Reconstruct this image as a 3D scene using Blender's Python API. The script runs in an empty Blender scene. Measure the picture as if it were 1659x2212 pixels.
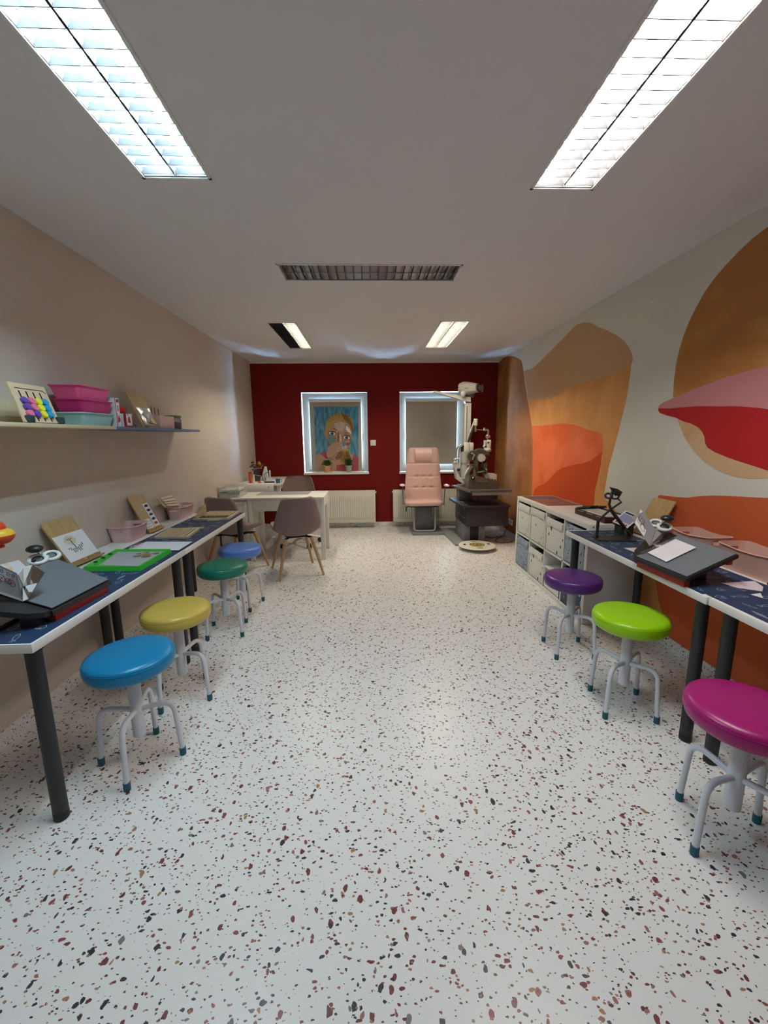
import bpy, bmesh, math, random
from mathutils import Vector, Matrix
R = random.Random(7)
SC = bpy.context.scene
COL = SC.collection
PI = math.pi
# ---------------------------------------------------------------- camera
FPX, PIT, YAW, ROL, CAMH = 896.69, 0.17991, 0.03581, -0.0103, 1.41229
_cp, _sp = math.cos(PIT), math.sin(PIT)
FW = Vector((math.sin(YAW)*_cp, math.cos(YAW)*_cp, -_sp))
_r = Vector((math.cos(YAW), -math.sin(YAW), 0)); _u = _r.cross(FW)
RT = math.cos(ROL)*_r + math.sin(ROL)*_u
UP = -math.sin(ROL)*_r + math.cos(ROL)*_u
cd = bpy.data.cameras.new('camera'); cam = bpy.data.objects.new('camera', cd); COL.objects.link(cam)
cd.sensor_fit = 'HORIZONTAL'; cd.sensor_width = 36; cd.lens = FPX/1659*36
cd.clip_start = .02
M = Matrix.Identity(4)
for i in range(3):
    M[i][0] = RT[i]; M[i][1] = UP[i]; M[i][2] = -FW[i]
M[2][3] = CAMH
cam.matrix_world = M
SC.camera = cam
def at(u, v, ax, val):          # a point read off the photograph, on a real plane of the room
    d = FW + RT*((u-829.5)/FPX) + UP*((1106-v)/FPX)
    o = Vector((0, 0, CAMH))
    return o + d*((val-o[ax])/d[ax])
def crop(x0, y0, w, n=1659):
    s = w/n
    return lambda x, y: (x0+x*s, y0+y*s)

XL, XR, YB, YF, ZC = -1.728, 1.981, 6.48, -1.6, 2.516
# ---------------------------------------------------------------- materials
MC = {}
def P(name, rgb, rough=.5, metal=0., spec=.5, coat=0., bump=0., bscale=200., alpha=1., trans=0., var=0., vscale=8., emit=None, es=0., ior=1.45, sheen=0.):
    if name in MC: return MC[name]
    m = bpy.data.materials.new(name); m.use_nodes = True
    nt = m.node_tree; b = nt.nodes['Principled BSDF']
    b.inputs['Base Color'].default_value = (*rgb, 1)
    b.inputs['Roughness'].default_value = rough
    b.inputs['Metallic'].default_value = metal
    b.inputs['Specular IOR Level'].default_value = spec
    b.inputs['Coat Weight'].default_value = coat
    b.inputs['Alpha'].default_value = alpha
    b.inputs['Transmission Weight'].default_value = trans
    b.inputs['IOR'].default_value = ior
    b.inputs['Sheen Weight'].default_value = sheen
    if emit: b.inputs['Emission Color'].default_value = (*emit, 1); b.inputs['Emission Strength'].default_value = es
    tc = None
    if bump or var:
        tc = nt.nodes.new('ShaderNodeTexCoord')
    if bump:
        n = nt.nodes.new('ShaderNodeTexNoise'); n.inputs['Scale'].default_value = bscale; n.inputs['Detail'].default_value = 3
        nt.links.new(tc.outputs['Object'], n.inputs['Vector'])
        bp = nt.nodes.new('ShaderNodeBump'); bp.inputs['Strength'].default_value = bump; bp.inputs['Distance'].default_value = .002
        nt.links.new(n.outputs['Fac'], bp.inputs['Height']); nt.links.new(bp.outputs['Normal'], b.inputs['Normal'])
    if var:
        n = nt.nodes.new('ShaderNodeTexNoise'); n.inputs['Scale'].default_value = vscale; n.inputs['Detail'].default_value = 4
        nt.links.new(tc.outputs['Object'], n.inputs['Vector'])
        mx = nt.nodes.new('ShaderNodeMix'); mx.data_type = 'RGBA'
        mx.inputs[6].default_value = (*[c*(1-var) for c in rgb], 1); mx.inputs[7].default_value = (*[min(1, c*(1+var)) for c in rgb], 1)
        nt.links.new(n.outputs['Fac'], mx.inputs[0]); nt.links.new(mx.outputs[2], b.inputs['Base Color'])
    MC[name] = m
    return m
class G:                        # tiny node-graph helper
    def __init__(s, name, rough=.5, spec=.5):
        s.m = bpy.data.materials.new(name); s.m.use_nodes = True; s.nt = s.m.node_tree
        s.b = s.nt.nodes['Principled BSDF']; s.b.inputs['Roughness'].default_value = rough; s.b.inputs['Specular IOR Level'].default_value = spec
        MC[name] = s.m
        s.tc = s.nt.nodes.new('ShaderNodeTexCoord')
    def n(s, t, **kw):
        k = s.nt.nodes.new('ShaderNode'+t)
        for a, v in kw.items(): setattr(k, a, v)
        return k
    def l(s, a, b): s.nt.links.new(a, b)
    def mapping(s, scale=(1, 1, 1), rot=(0, 0, 0), src='Object'):
        k = s.n('Mapping'); k.inputs['Scale'].default_value = scale; k.inputs['Rotation'].default_value = rot
        s.l(s.tc.outputs[src], k.inputs['Vector']); return k.outputs['Vector']
    def math(s, op, a, b=None):
        k = s.n('Math', operation=op)
        for i, x in enumerate((a, b)):
            if x is None: continue
            if isinstance(x, (int, float)): k.inputs[i].default_value = x
            else: s.l(x, k.inputs[i])
        return k.outputs[0]
    def mix(s, f, a, b):
        k = s.n('Mix', data_type='RGBA')
        for i, x in ((0, f), (6, a), (7, b)):
            if isinstance(x, (int, float)): k.inputs[i].default_value = x
            elif isinstance(x, tuple): k.inputs[i].default_value = (*x, 1)
            else: s.l(x, k.inputs[i])
        return k.outputs[2]
    def ramp(s, f, stops, interp='LINEAR'):
        k = s.n('ValToRGB'); k.color_ramp.interpolation = interp
        e = k.color_ramp.elements
        while len(e) < len(stops): e.new(.5)
        for el, (p, c) in zip(e, stops): el.position = p; el.color = (*c, 1)
        s.l(f, k.inputs[0]); return k.outputs[0]
    def noise(s, vec, scale, detail=3, rough=.5):
        k = s.n('TexNoise'); k.inputs['Scale'].default_value = scale; k.inputs['Detail'].default_value = detail; k.inputs['Roughness'].default_value = rough
        s.l(vec, k.inputs['Vector']); return k
    def color(s, c): s.l(c, s.b.inputs['Base Color']); return s.m

def terrazzo():
    g = G('terrazzo_vinyl', rough=.33, spec=.4)
    base = g.mix(g.noise(g.mapping(), 3.0).outputs['Fac'], (.76, .75, .74), (.80, .79, .78))
    for sc, rot, st, lo, hi, seed in ((43, .5, (.9, .66, 1), -.10, .32, 0), (60, 2.2, (.58, .95, 1), -.05, .32, 3.7), (92, 1.1, (.68, 1, 1), -.04, .34, 9.1)):
        mp = g.n('Mapping'); mp.inputs['Scale'].default_value = st; mp.inputs['Rotation'].default_value = (0, 0, rot); mp.inputs['Location'].default_value = (seed, seed, seed)
        g.l(g.tc.outputs['Object'], mp.inputs['Vector'])
        dn = g.noise(mp.outputs['Vector'], sc*1.6, 1)
        va = g.n('VectorMath', operation='SUBTRACT'); g.l(dn.outputs['Color'], va.inputs[0]); va.inputs[1].default_value = (.5, .5, .5)
        vs = g.n('VectorMath', operation='SCALE'); g.l(va.outputs[0], vs.inputs[0]); vs.inputs['Scale'].default_value = .55/sc
        ad = g.n('VectorMath', operation='ADD'); g.l(mp.outputs['Vector'], ad.inputs[0]); g.l(vs.outputs[0], ad.inputs[1])
        vo = g.n('TexVoronoi', voronoi_dimensions='3D', feature='F1'); vo.inputs['Scale'].default_value = sc; vo.inputs['Randomness'].default_value = 1
        g.l(ad.outputs[0], vo.inputs['Vector'])
        sp = g.n('SeparateColor'); g.l(vo.outputs['Color'], sp.inputs[0])
        th = g.n('MapRange'); th.inputs['To Min'].default_value = lo; th.inputs['To Max'].default_value = hi; g.l(sp.outputs[0], th.inputs['Value'])
        mask = g.math('LESS_THAN', vo.outputs['Distance'], th.outputs[0])
        col = g.ramp(sp.outputs[1], [(0, (.025, .028, .038)), (.18, (.045, .035, .04)), (.27, (.17, .045, .045)), (.48, (.25, .075, .07)), (.62, (.12, .035, .035)), (.70, (.38, .20, .11)), (.80, (.19, .18, .18)), (.87, (.34, .14, .12))], 'CONSTANT')
        base = g.mix(mask, base, col)
    return g.color(base)
def wood(name, c1, c2, sc=1., rot=(0, 0, 0), rough=.5):
    g = G(name, rough=rough)
    v = g.mapping((6*sc, 90*sc, 6*sc), rot)
    n = g.noise(v, 1.2, 5, .6)
    return g.color(g.ramp(n.outputs['Fac'], [(.3, c1), (.7, c2)]))
def speckle(name, base, dark, sc, thr, stretch=(1, 1, 1), rough=.7, lo=0):
    g = G(name, rough=rough)
    v = g.mapping(stretch, (.5, .4, .8))
    vo = g.n('TexVoronoi', voronoi_dimensions='3D'); vo.inputs['Scale'].default_value = sc; g.l(v, vo.inputs['Vector'])
    sp = g.n('SeparateColor'); g.l(vo.outputs['Color'], sp.inputs[0])
    th = g.n('MapRange'); th.inputs['To Min'].default_value = lo; th.inputs['To Max'].default_value = thr; g.l(sp.outputs[0], th.inputs['Value'])
    return g.color(g.mix(g.math('LESS_THAN', vo.outputs['Distance'], th.outputs[0]), base, dark))
def cloudy(name, c1, c2, sc=2.5, rough=.75, lo=.4, hi=.6, stretch=(1, 1, 1), detail=4):
    g = G(name, rough=rough, spec=.2)
    n = g.noise(g.mapping(stretch), sc, detail)
    return g.color(g.ramp(n.outputs['Fac'], [(lo, c1), (hi, c2)]))

# ---------------------------------------------------------------- mesh builder
def rot_to(d):
    return Vector(d).normalized().to_track_quat('Z', 'Y').to_matrix()
class B:
    def __init__(s): s.bm = bmesh.new(); s.X = Matrix.Identity(4)
    def _add(s, verts, faces, m=0):
        vs = [s.bm.verts.new(s.X @ Vector(v)) for v in verts]
        out = []
        for f in faces:
            try:
                fc = s.bm.faces.new([vs[i] for i in f]); fc.material_index = m; out.append(fc)
            except ValueError: pass
        return out
    def box(s, c, size, rz=0., bev=0., m=0, mat=None):
        a, b_, c_ = (x/2 for x in size)
        X = Matrix.Translation(Vector(c)) @ (mat.to_4x4() if mat is not None else Matrix.Rotation(rz, 4, 'Z'))
        t = bmesh.new()
        vs = [t.verts.new((x*a, y*b_, z*c_)) for x in (-1, 1) for y in (-1, 1) for z in (-1, 1)]
        for f in ((0, 1, 3, 2), (4, 6, 7, 5), (0, 4, 5, 1), (2, 3, 7, 6), (0, 2, 6, 4), (1, 5, 7, 3)): t.faces.new([vs[i] for i in f])
        if bev: bmesh.ops.bevel(t, geom=list(t.edges), offset=bev, segments=2 if bev < .02 else 4, affect='EDGES', profile=.5)
        t.verts.ensure_lookup_table(); t.verts.index_update()
        s._add([X @ v.co for v in t.verts], [[v.index for v in f.verts] for f in t.faces], m); t.free(); return s
    def span(s, p0, p1, bev=0., m=0):
        return s.box([(a+b)/2 for a, b in zip(p0, p1)], [abs(b-a) for a, b in zip(p0, p1)], 0, bev, m)
    def cyl(s, p0, p1, r0, r1=None, n=20, m=0, caps=True):
        r1 = r0 if r1 is None else r1
        p0, p1 = Vector(p0), Vector(p1); Q = rot_to(p1-p0)
        vs = []
        for p, r in ((p0, r0), (p1, r1)):
            for i in range(n):
                a = 2*PI*i/n; vs.append(p + Q @ Vector((r*math.cos(a), r*math.sin(a), 0)))
        fs = [(i, (i+1) % n, n+(i+1) % n, n+i) for i in range(n)]
        if caps: fs += [tuple(range(n))[::-1], tuple(range(n, 2*n))]
        s._add(vs, fs, m); return s
    def tube(s, pts, r, n=10, m=0, closed=False):
        pts = [Vector(p) for p in pts]; N = len(pts)
        rs = r if isinstance(r, (list, tuple)) else [r]*N
        ring = []; q = None; pt = None
        for i, p in enumerate(pts):
            if closed: t = (pts[(i+1) % N]-pts[i-1])
            else: t = pts[min(i+1, N-1)]-pts[max(i-1, 0)]
            t.normalize()
            if q is None: q = rot_to(t)
            else: q = pt.rotation_difference(t).to_matrix() @ q
            pt = t
            ring.append([p + q @ Vector((rs[i]*math.cos(2*PI*k/n), rs[i]*math.sin(2*PI*k/n), 0)) for k in range(n)])
        vs = [v for g in ring for v in g]; fs = []
        for i in range(N if closed else N-1):
            j = (i+1) % N
            for k in range(n): fs.append((i*n+k, i*n+(k+1) % n, j*n+(k+1) % n, j*n+k))
        if not closed: fs += [tuple(range(n))[::-1], tuple(range((N-1)*n, N*n))]
        s._add(vs, fs, m); return s
    def lathe(s, prof, c=(0, 0, 0), n=32, m=0, mat=None, sx=1., sy=1.):
        c = Vector(c); vs = []; fs = []; K = len(prof)
        Q = mat if mat is not None else Matrix.Identity(3)
        for (r, z) in prof:
            for i in range(n):
                a = 2*PI*i/n; vs.append(c + Q @ Vector((max(r, 1e-5)*math.cos(a)*sx, max(r, 1e-5)*math.sin(a)*sy, z)))
        for k in range(K-1):
            for i in range(n): fs.append((k*n+i, k*n+(i+1) % n, (k+1)*n+(i+1) % n, (k+1)*n+i))
        fs += [tuple(range(n))[::-1], tuple(range((K-1)*n, K*n))]
        s._add(vs, fs, m); return s
    def ball(s, c, r, n=16, m=0, k=8, mat=None):
        r = (r, r, r) if isinstance(r, (int, float)) else r
        Q = mat if mat is not None else Matrix.Identity(3)
        vs = []; fs = []
        for j in range(k+1):
            t = PI*j/k
            for i in range(n):
                a = 2*PI*i/n; e = max(math.sin(t), 1e-4)
                vs.append(Vector(c)+Q @ Vector((r[0]*e*math.cos(a), r[1]*e*math.sin(a), -r[2]*math.cos(t))))
        for j in range(k):
            for i in range(n): fs.append((j*n+i, j*n+(i+1) % n, (j+1)*n+(i+1) % n, (j+1)*n+i))
        s._add(vs, fs, m); return s
    def prism(s, pts, d, m=0):      # closed 3-D polygon swept along d
        pts = [Vector(p) for p in pts]; d = Vector(d); n = len(pts)
        s._add(pts+[p+d for p in pts], [tuple(range(n))[::-1], tuple(range(n, 2*n))]+[(i, (i+1) % n, n+(i+1) % n, n+i) for i in range(n)], m); return s
    def poly(s, pts, m=0):
        s._add(pts, [tuple(range(len(pts)))], m); return s
    def ribbon(s, pts, w, nrm, m=0, closed=False):
        pts = [Vector(p) for p in pts]; nrm = Vector(nrm)
        if closed: pts = pts+[pts[0]]
        for a, b in zip(pts, pts[1:]):
            t = (b-a)
            if t.length < 1e-6: continue
            t.normalize(); o = nrm.cross(t).normalized()*w/2; e = t*w*.4
            s._add([a-o-e, b-o+e, b+o+e, a+o-e], [(0, 1, 2, 3)], m)
        return s
    def grid(s, fn, nu, nv, m=0, closeu=False):
        vs = [fn(i/(nu if closeu else nu-1), j/(nv-1)) for j in range(nv) for i in range(nu)]; fs = []
        for j in range(nv-1):
            for i in range(nu if closeu else nu-1): fs.append((j*nu+i, j*nu+(i+1) % nu, (j+1)*nu+(i+1) % nu, (j+1)*nu+i))
        s._add(vs, fs, m); return s
    def done(s, name, mats, parent=None, ang=40, fix=True, loc=None, flat=False):
        if fix: bmesh.ops.recalc_face_normals(s.bm, faces=list(s.bm.faces))
        me = bpy.data.meshes.new(name); s.bm.to_mesh(me); s.bm.free()
        for mm in (mats if isinstance(mats, (list, tuple)) else [mats]): me.materials.append(mm)
        if not flat:
            for p in me.polygons: p.use_smooth = True
            me.set_sharp_from_angle(angle=math.radians(ang))
        o = bpy.data.objects.new(name, me); COL.objects.link(o)
        if parent is not None: o.parent = parent
        if loc is not None: o.location = loc
        return o
def tag(o, label, cat, group=None, kind=None):
    if label: o['label'] = label
    if cat: o['category'] = cat
    if group: o['group'] = group
    if kind: o['kind'] = kind
    return o
def thing(name, label, cat, loc=(0, 0, 0), rz=0., group=None):
    o = bpy.data.objects.new(name, None); o.empty_display_size = .05; COL.objects.link(o)
    o.location = loc; o.rotation_euler = (0, 0, rz)
    return tag(o, label, cat, group)
def struct(o): o['kind'] = 'structure'; return o
def kids(o): return list(o.children)
def dup(o, loc=None, rz=None, label=None, parent=None, mats=None):
    c = o.copy(); COL.objects.link(c); c.parent = parent
    if loc is not None: c.location = loc
    if rz is not None: c.rotation_euler = (0, 0, rz)
    if label: c['label'] = label
    base = o.name.split('.')[0]
    if mats and base in mats and o.data:
        c.data = o.data.copy(); c.data.materials.clear()
        for mm in (mats[base] if isinstance(mats[base], (list, tuple)) else [mats[base]]): c.data.materials.append(mm)
    for k in kids(o): dup(k, parent=c, mats=mats)
    return c
def fillet(pts, r, n=6):
    pts = [Vector(p) for p in pts]; out = [pts[0]]
    for a, b, c in zip(pts, pts[1:], pts[2:]):
        d1 = (a-b); d2 = (c-b); k = min(r, d1.length*.49, d2.length*.49)
        p = b+d1.normalized()*k; q = b+d2.normalized()*k
        for i in range(n+1):
            t = i/n; out.append(p*(1-t)**2+b*2*t*(1-t)+q*t*t)
    out.append(pts[-1]); return out
def rrect(w, h, r, n=5):
    out = []
    for cx, cy, a0 in ((w/2-r, h/2-r, 0), (-w/2+r, h/2-r, PI/2), (-w/2+r, -h/2+r, PI), (w/2-r, -h/2+r, 1.5*PI)):
        for i in range(n+1):
            a = a0+PI/2*i/n; out.append((cx+r*math.cos(a), cy+r*math.sin(a)))
    return out
def crom(P_, t):                # Catmull-Rom through a list of tuples, t in 0..1
    n = len(P_)-1; x = min(t*n, n-1e-9); i = int(x); f = x-i
    p0, p1, p2, p3 = P_[max(i-1, 0)], P_[i], P_[i+1], P_[min(i+2, n)]
    return [.5*((2*b)+(-a+c)*f+(2*a-5*b+4*c-d)*f*f+(-a+3*b-3*c+d)*f**3) for a, b, c, d in zip(p0, p1, p2, p3)]
# ================================================================= the room
W_white = P('painted_white', (.80, .79, .77), .85, spec=.2)
W_beige = P('beige_wall_paint', (.63, .545, .47), .9, spec=.15, bump=.25, bscale=350)
W_red = P('dark_red_wall_paint', (.165, .009, .0075), .8, spec=.2, bump=.2, bscale=350)
W_ceil = P('ceiling_paint', (.74, .725, .74), .95, spec=.1, bump=.25, bscale=400)
TZ = terrazzo()
white_lam = P('white_laminate', (.80, .79, .76), .4)
pvc = P('white_plastic_frame', (.82, .83, .84), .35)
struct(B().span((XL-.3, YF-.3, -.1), (XR+.3, YB+.3, 0)).done('floor', TZ))

LA = [(-.803, 1.442, 0, 'L'), (.902, 1.49, 0, 'R'), (.033, 3.09, PI/2, 'M'), (-.829, 4.955, 0, 'BL'), (.872, 4.905, 0, 'BR')]
LW, LL = .272, 1.20
holes = []
for x, y, a, k in LA:
    hx, hy = (LL/2, LW/2) if a else (LW/2, LL/2)
    holes.append((x-hx, x+hx, y-hy, y+hy))
def holed(bx, x0, x1, y0, y1, hs, f, m=0):     # a sheet with rectangular holes; f places (a, b)
    xs = sorted({x0, x1, *[h[0] for h in hs], *[h[1] for h in hs]}); ys = sorted({y0, y1, *[h[2] for h in hs], *[h[3] for h in hs]})
    for xa, xb in zip(xs, xs[1:]):
        for ya, yb in zip(ys, ys[1:]):
            cx, cy = (xa+xb)/2, (ya+yb)/2
            if any(h[0] < cx < h[1] and h[2] < cy < h[3] for h in hs): continue
            bx.poly([f(xa, ya), f(xb, ya), f(xb, yb), f(xa, yb)], m)
cb = B(); holed(cb, XL-.3, XR+.3, YF-.3, YB+.3, holes, lambda x, y: (x, y, ZC))
cb.span((XL-.3, YF-.3, ZC+.16), (XR+.3, YB+.3, ZC+.2))
struct(cb.done('ceiling', W_ceil, fix=False, flat=True))
struct(B().span((XL-.2, YF-.2, 0), (XL, YB+.3, ZC+.16)).done('wall_left', W_beige))
struct(B().span((XL-.2, YF-.2, 0), (XR+.2, YF, ZC+.16)).done('wall_front', P('front_wall_paint', (.70, .67, .63), .9, spec=.15)))
# back wall with two window openings and plastered reveals
WIN = [(-.995, -.002, .867, 2.074), (.485, 1.493, .862, 2.074)]
wb = B(); WT = .30
wh = [(a, b, c, d) for a, b, c, d in WIN]
holed(wb, XL-.2, XR+.2, 0, ZC+.16, wh, lambda x, z: (x, YB, z), 0)
holed(wb, XL-.2, XR+.2, 0, ZC+.16, wh, lambda x, z: (x, YB+WT, z), 1)
for a, b, c, d in WIN:
    for p, q in (((a, c), (b, c)), ((b, c), (b, d)), ((b, d), (a, d)), ((a, d), (a, c))):
        wb.poly([(p[0], YB, p[1]), (q[0], YB, q[1]), (q[0], YB+WT, q[1]), (p[0], YB+WT, p[1])], 1)
struct(wb.done('wall_back', [W_red, W_white], fix=False, flat=True))
# right wall with its mural (thin coats of paint, one mesh)
c7 = crop(1060, 480, 599)
def mw(pts): return [at(*c7(x, y), 0, XR)[1:] for x, y in pts]
mats_m = [P('light_wall_paint', (.70, .67, .61), .9, spec=.15, bump=.25, bscale=350),
          cloudy('mural_brown', (.29, .10, .022), (.38, .14, .03), 3),
          P('mural_tan', (.54, .33, .18), .85, spec=.2, var=.04, vscale=3),
          cloudy('mural_orange', (.62, .27, .08), (.70, .34, .12), 3),
          cloudy('mural_vermilion', (.70, .125, .035), (.78, .17, .06), 3),
          P('mural_rust', (.57, .075, .016), .85, spec=.2, var=.05, vscale=4),
          None,
          P('mural_rose', (.60, .25, .27), .85, spec=.2),
          P('mural_crimson', (.46, .022, .025), .85, spec=.2),
          P('mural_salmon', (.60, .125, .045), .85, spec=.2, var=.05, vscale=3)]
g = G('mural_sun', rough=.85, spec=.2)
gn = g.noise(g.mapping((1, 1, 1.6)), 1.7, 5, .6)
sx = g.n('SeparateXYZ'); g.l(g.tc.outputs['Object'], sx.inputs[0])
zz = g.n('MapRange'); zz.inputs['From Min'].default_value = 1.0; zz.inputs['From Max'].default_value = 2.1; zz.inputs['To Min'].default_value = .42; zz.inputs['To Max'].default_value = -.14
g.l(sx.outputs[2], zz.inputs['Value'])
mats_m[6] = g.color(g.ramp(g.math('ADD', gn.outputs['Fac'], zz.outputs[0]), [(.40, (.45, .18, .055)), (.55, (.56, .25, .08)), (.64, (.60, .34, .16)), (.76, (.64, .43, .25))]))
TOP_C = [(222, 1060), (300, 1062), (370, 1052), (410, 1035), (440, 1005), (470, 985), (520, 965), (600, 950), (680, 930), (740, 910), (800, 875), (838, 862)]
mur = []
A_ = mw([(75, 812), (115, 801), (140, 803), (165, 815), (182, 826), (190, 850), (197, 900), (206, 970), (220, 1060), (230, 1120), (240, 1180), (248, 1230), (251, 1320), (250, 1420), (248, 1600)])
A_ = [(YB, 2.478)]+[tuple(p) for p in A_]
A_ += [(A_[-1][0]-.02, .078), (YB, .078)]
B_ = mw([(197, 890), (240, 878), (275, 855), (320, 810), (380, 750), (440, 690), (490, 635), (520, 610), (560, 598), (600, 602), (640, 625), (700, 650), (760, 680), (800, 712), (825, 745), (845, 785), (851, 825), (838, 862)]+TOP_C[::-1][1:])
C_ = mw(TOP_C+[(836, 900), (825, 980), (812, 1060), (795, 1130), (775, 1210), (755, 1290), (730, 1380), (705, 1470), (690, 1560), (676, 1640)])
C_ = [tuple(p) for p in C_]
C_ += [(2.98, .70), (2.80, .64), (2.55, .62), (2.3, .60), (2.0, .30), (1.9, .078), (C_[0][0], .078)]
DE = mw([(672, 1300), (670, 1365), (664, 1400), (655, 1470), (640, 1540), (625, 1600), (620, 1660)])
D_ = mw([(250, 1218), (290, 1218), (360, 1212), (430, 1203), (500, 1212), (540, 1225), (580, 1242), (640, 1255), (665, 1270)])+DE
D_ = [tuple(p) for p in D_]; D_ += [(D_[-1][0], .078), (D_[0][0], .078)]
E_ = mw([(668, 1370), (640, 1395), (600, 1425), (560, 1440), (500, 1450), (430, 1468), (390, 1495), (350, 1540), (320, 1565), (280, 1582), (262, 1600), (250, 1640)])
E_ = [tuple(p) for p in E_]; E_ = E_ + [(E_[-1][0], .078), (DE[-1][0], .078)] + [tuple(p) for p in DE[:1:-1]]
F_ = [tuple(p) for p in mw([(1659, 28), (1570, 95), (1480, 180), (1400, 265), (1340, 335), (1280, 420), (1230, 510), (1190, 590), (1155, 680), (1130, 760), (1110, 850), (1098, 940), (1092, 1030), (1100, 1110), (1125, 1200), (1160, 1285), (1210, 1365), (1280, 1435), (1360, 1485), (1450, 1520), (1540, 1535), (1659, 1533)])]
ym = F_[0][0]
F_ += [(ym-.25, F_[-1][1]+.03), (ym-.5, F_[-1][1]+.16), (ym-.66, F_[-1][1]+.42), (ym-.66, F_[0][1]-.4), (ym-.5, F_[0][1]-.12), (ym-.25, F_[0][1]+.02)]
GL = mw([(1005, 1112), (1060, 1115), (1140, 1108), (1240, 1100), (1380, 1102), (1440, 1100), (1500, 1102), (1600, 1110), (1659, 1118)])
GL = [tuple(p) for p in GL]+[(-.2, 1.44)]
GT = [tuple(p) for p in mw([(1010, 1095), (1040, 1075), (1100, 1050), (1200, 1005), (1300, 968), (1400, 930), (1520, 895), (1659, 860)])]+[(-.2, 1.62)]
G_ = GT[::-1]+GL
H_ = GL[::-1]+[tuple(p) for p in mw([(1003, 1125), (1012, 1140), (1050, 1155), (1110, 1170), (1150, 1190), (1200, 1205), (1240, 1225), (1265, 1250), (1280, 1285), (1285, 1325), (1300, 1350), (1340, 1375), (1420, 1408), (1500, 1435), (1580, 1460), (1659, 1487)])]+[(-.2, .98)]
I_ = [tuple(p) for p in mw([(1000, 1650), (1003, 1638), (1012, 1632), (1060, 1638), (1120, 1645), (1180, 1648), (1240, 1640), (1320, 1635), (1400, 1637), (1500, 1642), (1659, 1650)])]+[(.2, 1.08), (-1.2, 1.04), (-1.2, .078)]+[tuple(at(u, v, 0, XR)[1:]) for u, v in ((1445, 1376), (1436, 1345), (1427, 1312), (1420, 1280), (1416, 1250))]
rwb = B(); rwb.span((XR, YF-.2, 0), (XR+.2, YB+.3, ZC+.16))
for k, (shape, mi) in enumerate(((C_, 3), (B_, 2), (D_, 4), (E_, 5), (A_, 1), (F_, 6), (G_, 7), (H_, 8), (I_, 9))):
    rwb.prism([(XR-.0004-.0002*k, y, z) for y, z in shape], (.0006, 0, 0), mi)
struct(rwb.done('wall_right', mats_m, flat=True))
bbh = .077
struct(B().span((XL, YF, 0), (XL+.006, YB, bbh)).done('baseboard_left', TZ))
struct(B().span((XR-.006, YF, 0), (XR, YB, bbh)).done('baseboard_right', TZ))
struct(B().span((XL, YB-.006, 0), (XR, YB, bbh)).done('baseboard_back', TZ))
trim = P('cornice_white', (.78, .77, .75), .6)
struct(B().span((XL, YB-.03, ZC-.028), (XR, YB, ZC)).done('trim_1', trim))

# ---------------------------------------------------------------- windows
glass = bpy.data.materials.new('window_glass'); glass.use_nodes = True
nt = glass.node_tree; nt.nodes.clear(); o_ = nt.nodes.new('ShaderNodeOutputMaterial'); mx = nt.nodes.new('ShaderNodeMixShader'); tr = nt.nodes.new('ShaderNodeBsdfTransparent'); gl = nt.nodes.new('ShaderNodeBsdfGlossy')
gl.inputs['Roughness'].default_value = .02; mx.inputs[0].default_value = .08
nt.links.new(tr.outputs[0], mx.inputs[1]); nt.links.new(gl.outputs[0], mx.inputs[2]); nt.links.new(mx.outputs[0], o_.inputs[0])
steel = P('brushed_steel', (.55, .54, .52), .35, 1.)
chrome = P('chrome', (.8, .8, .8), .12, 1.)
WF = YB+.15                       # room side of the fixed frame
def frame_bar(b, x0, x1, z0, z1, w, ya, yb, bev=.006):
    b.span((x0, ya, z0), (x0+w, yb, z1), bev); b.span((x1-w, ya, z0), (x1, yb, z1), bev)
    b.span((x0+w-.005, ya, z0), (x1-w+.005, yb, z0+w), bev); b.span((x0+w-.005, ya, z1-w), (x1-w+.005, yb, z1), bev)
def window(n, hole, handle_left):
    x0, x1, z0, z1 = hole
    w = struct(thing('window_%d' % n, None, None, ((x0+x1)/2, WF, z0)))
    ox = (x0+x1)/2; oz = z0
    def L(b): b.X = Matrix.Translation((-ox, -WF, -oz)); return b
    b = L(B()); frame_bar(b, x0, x1, z0, z1, .062, WF, WF+.07); b.done('window_frame', pvc, w)
    b = L(B()); frame_bar(b, x0+.045, x1-.045, z0+.045, z1-.045, .065, WF-.02, WF+.05); b.done('window_sash', pvc, w)
    b = L(B()); b.span((x0+.10, WF+.030, z0+.10), (x1-.10, WF+.036, z1-.10)); b.done('window_pane', glass, w)
    hx = x0+.082 if handle_left else x1-.082; hz = (z0+z1)/2
    b = L(B()); b.box((hx, WF-.025, hz), (.028, .012, .07), 0, .004)
    b.tube(fillet([(hx, WF-.03, hz), (hx, WF-.06, hz), (hx, WF-.06, hz-.11)], .012), .009); b.done('window_handle', pvc, w)
    b = L(B()); b.span((x0-.008, YB-.022, z0-.028), (x1+.008, WF, z0+.004), .005); b.done('window_sill', P('sill_white', (.78, .77, .74), .35), w)
window(1, WIN[0], False); window(2, WIN[1], True)
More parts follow.
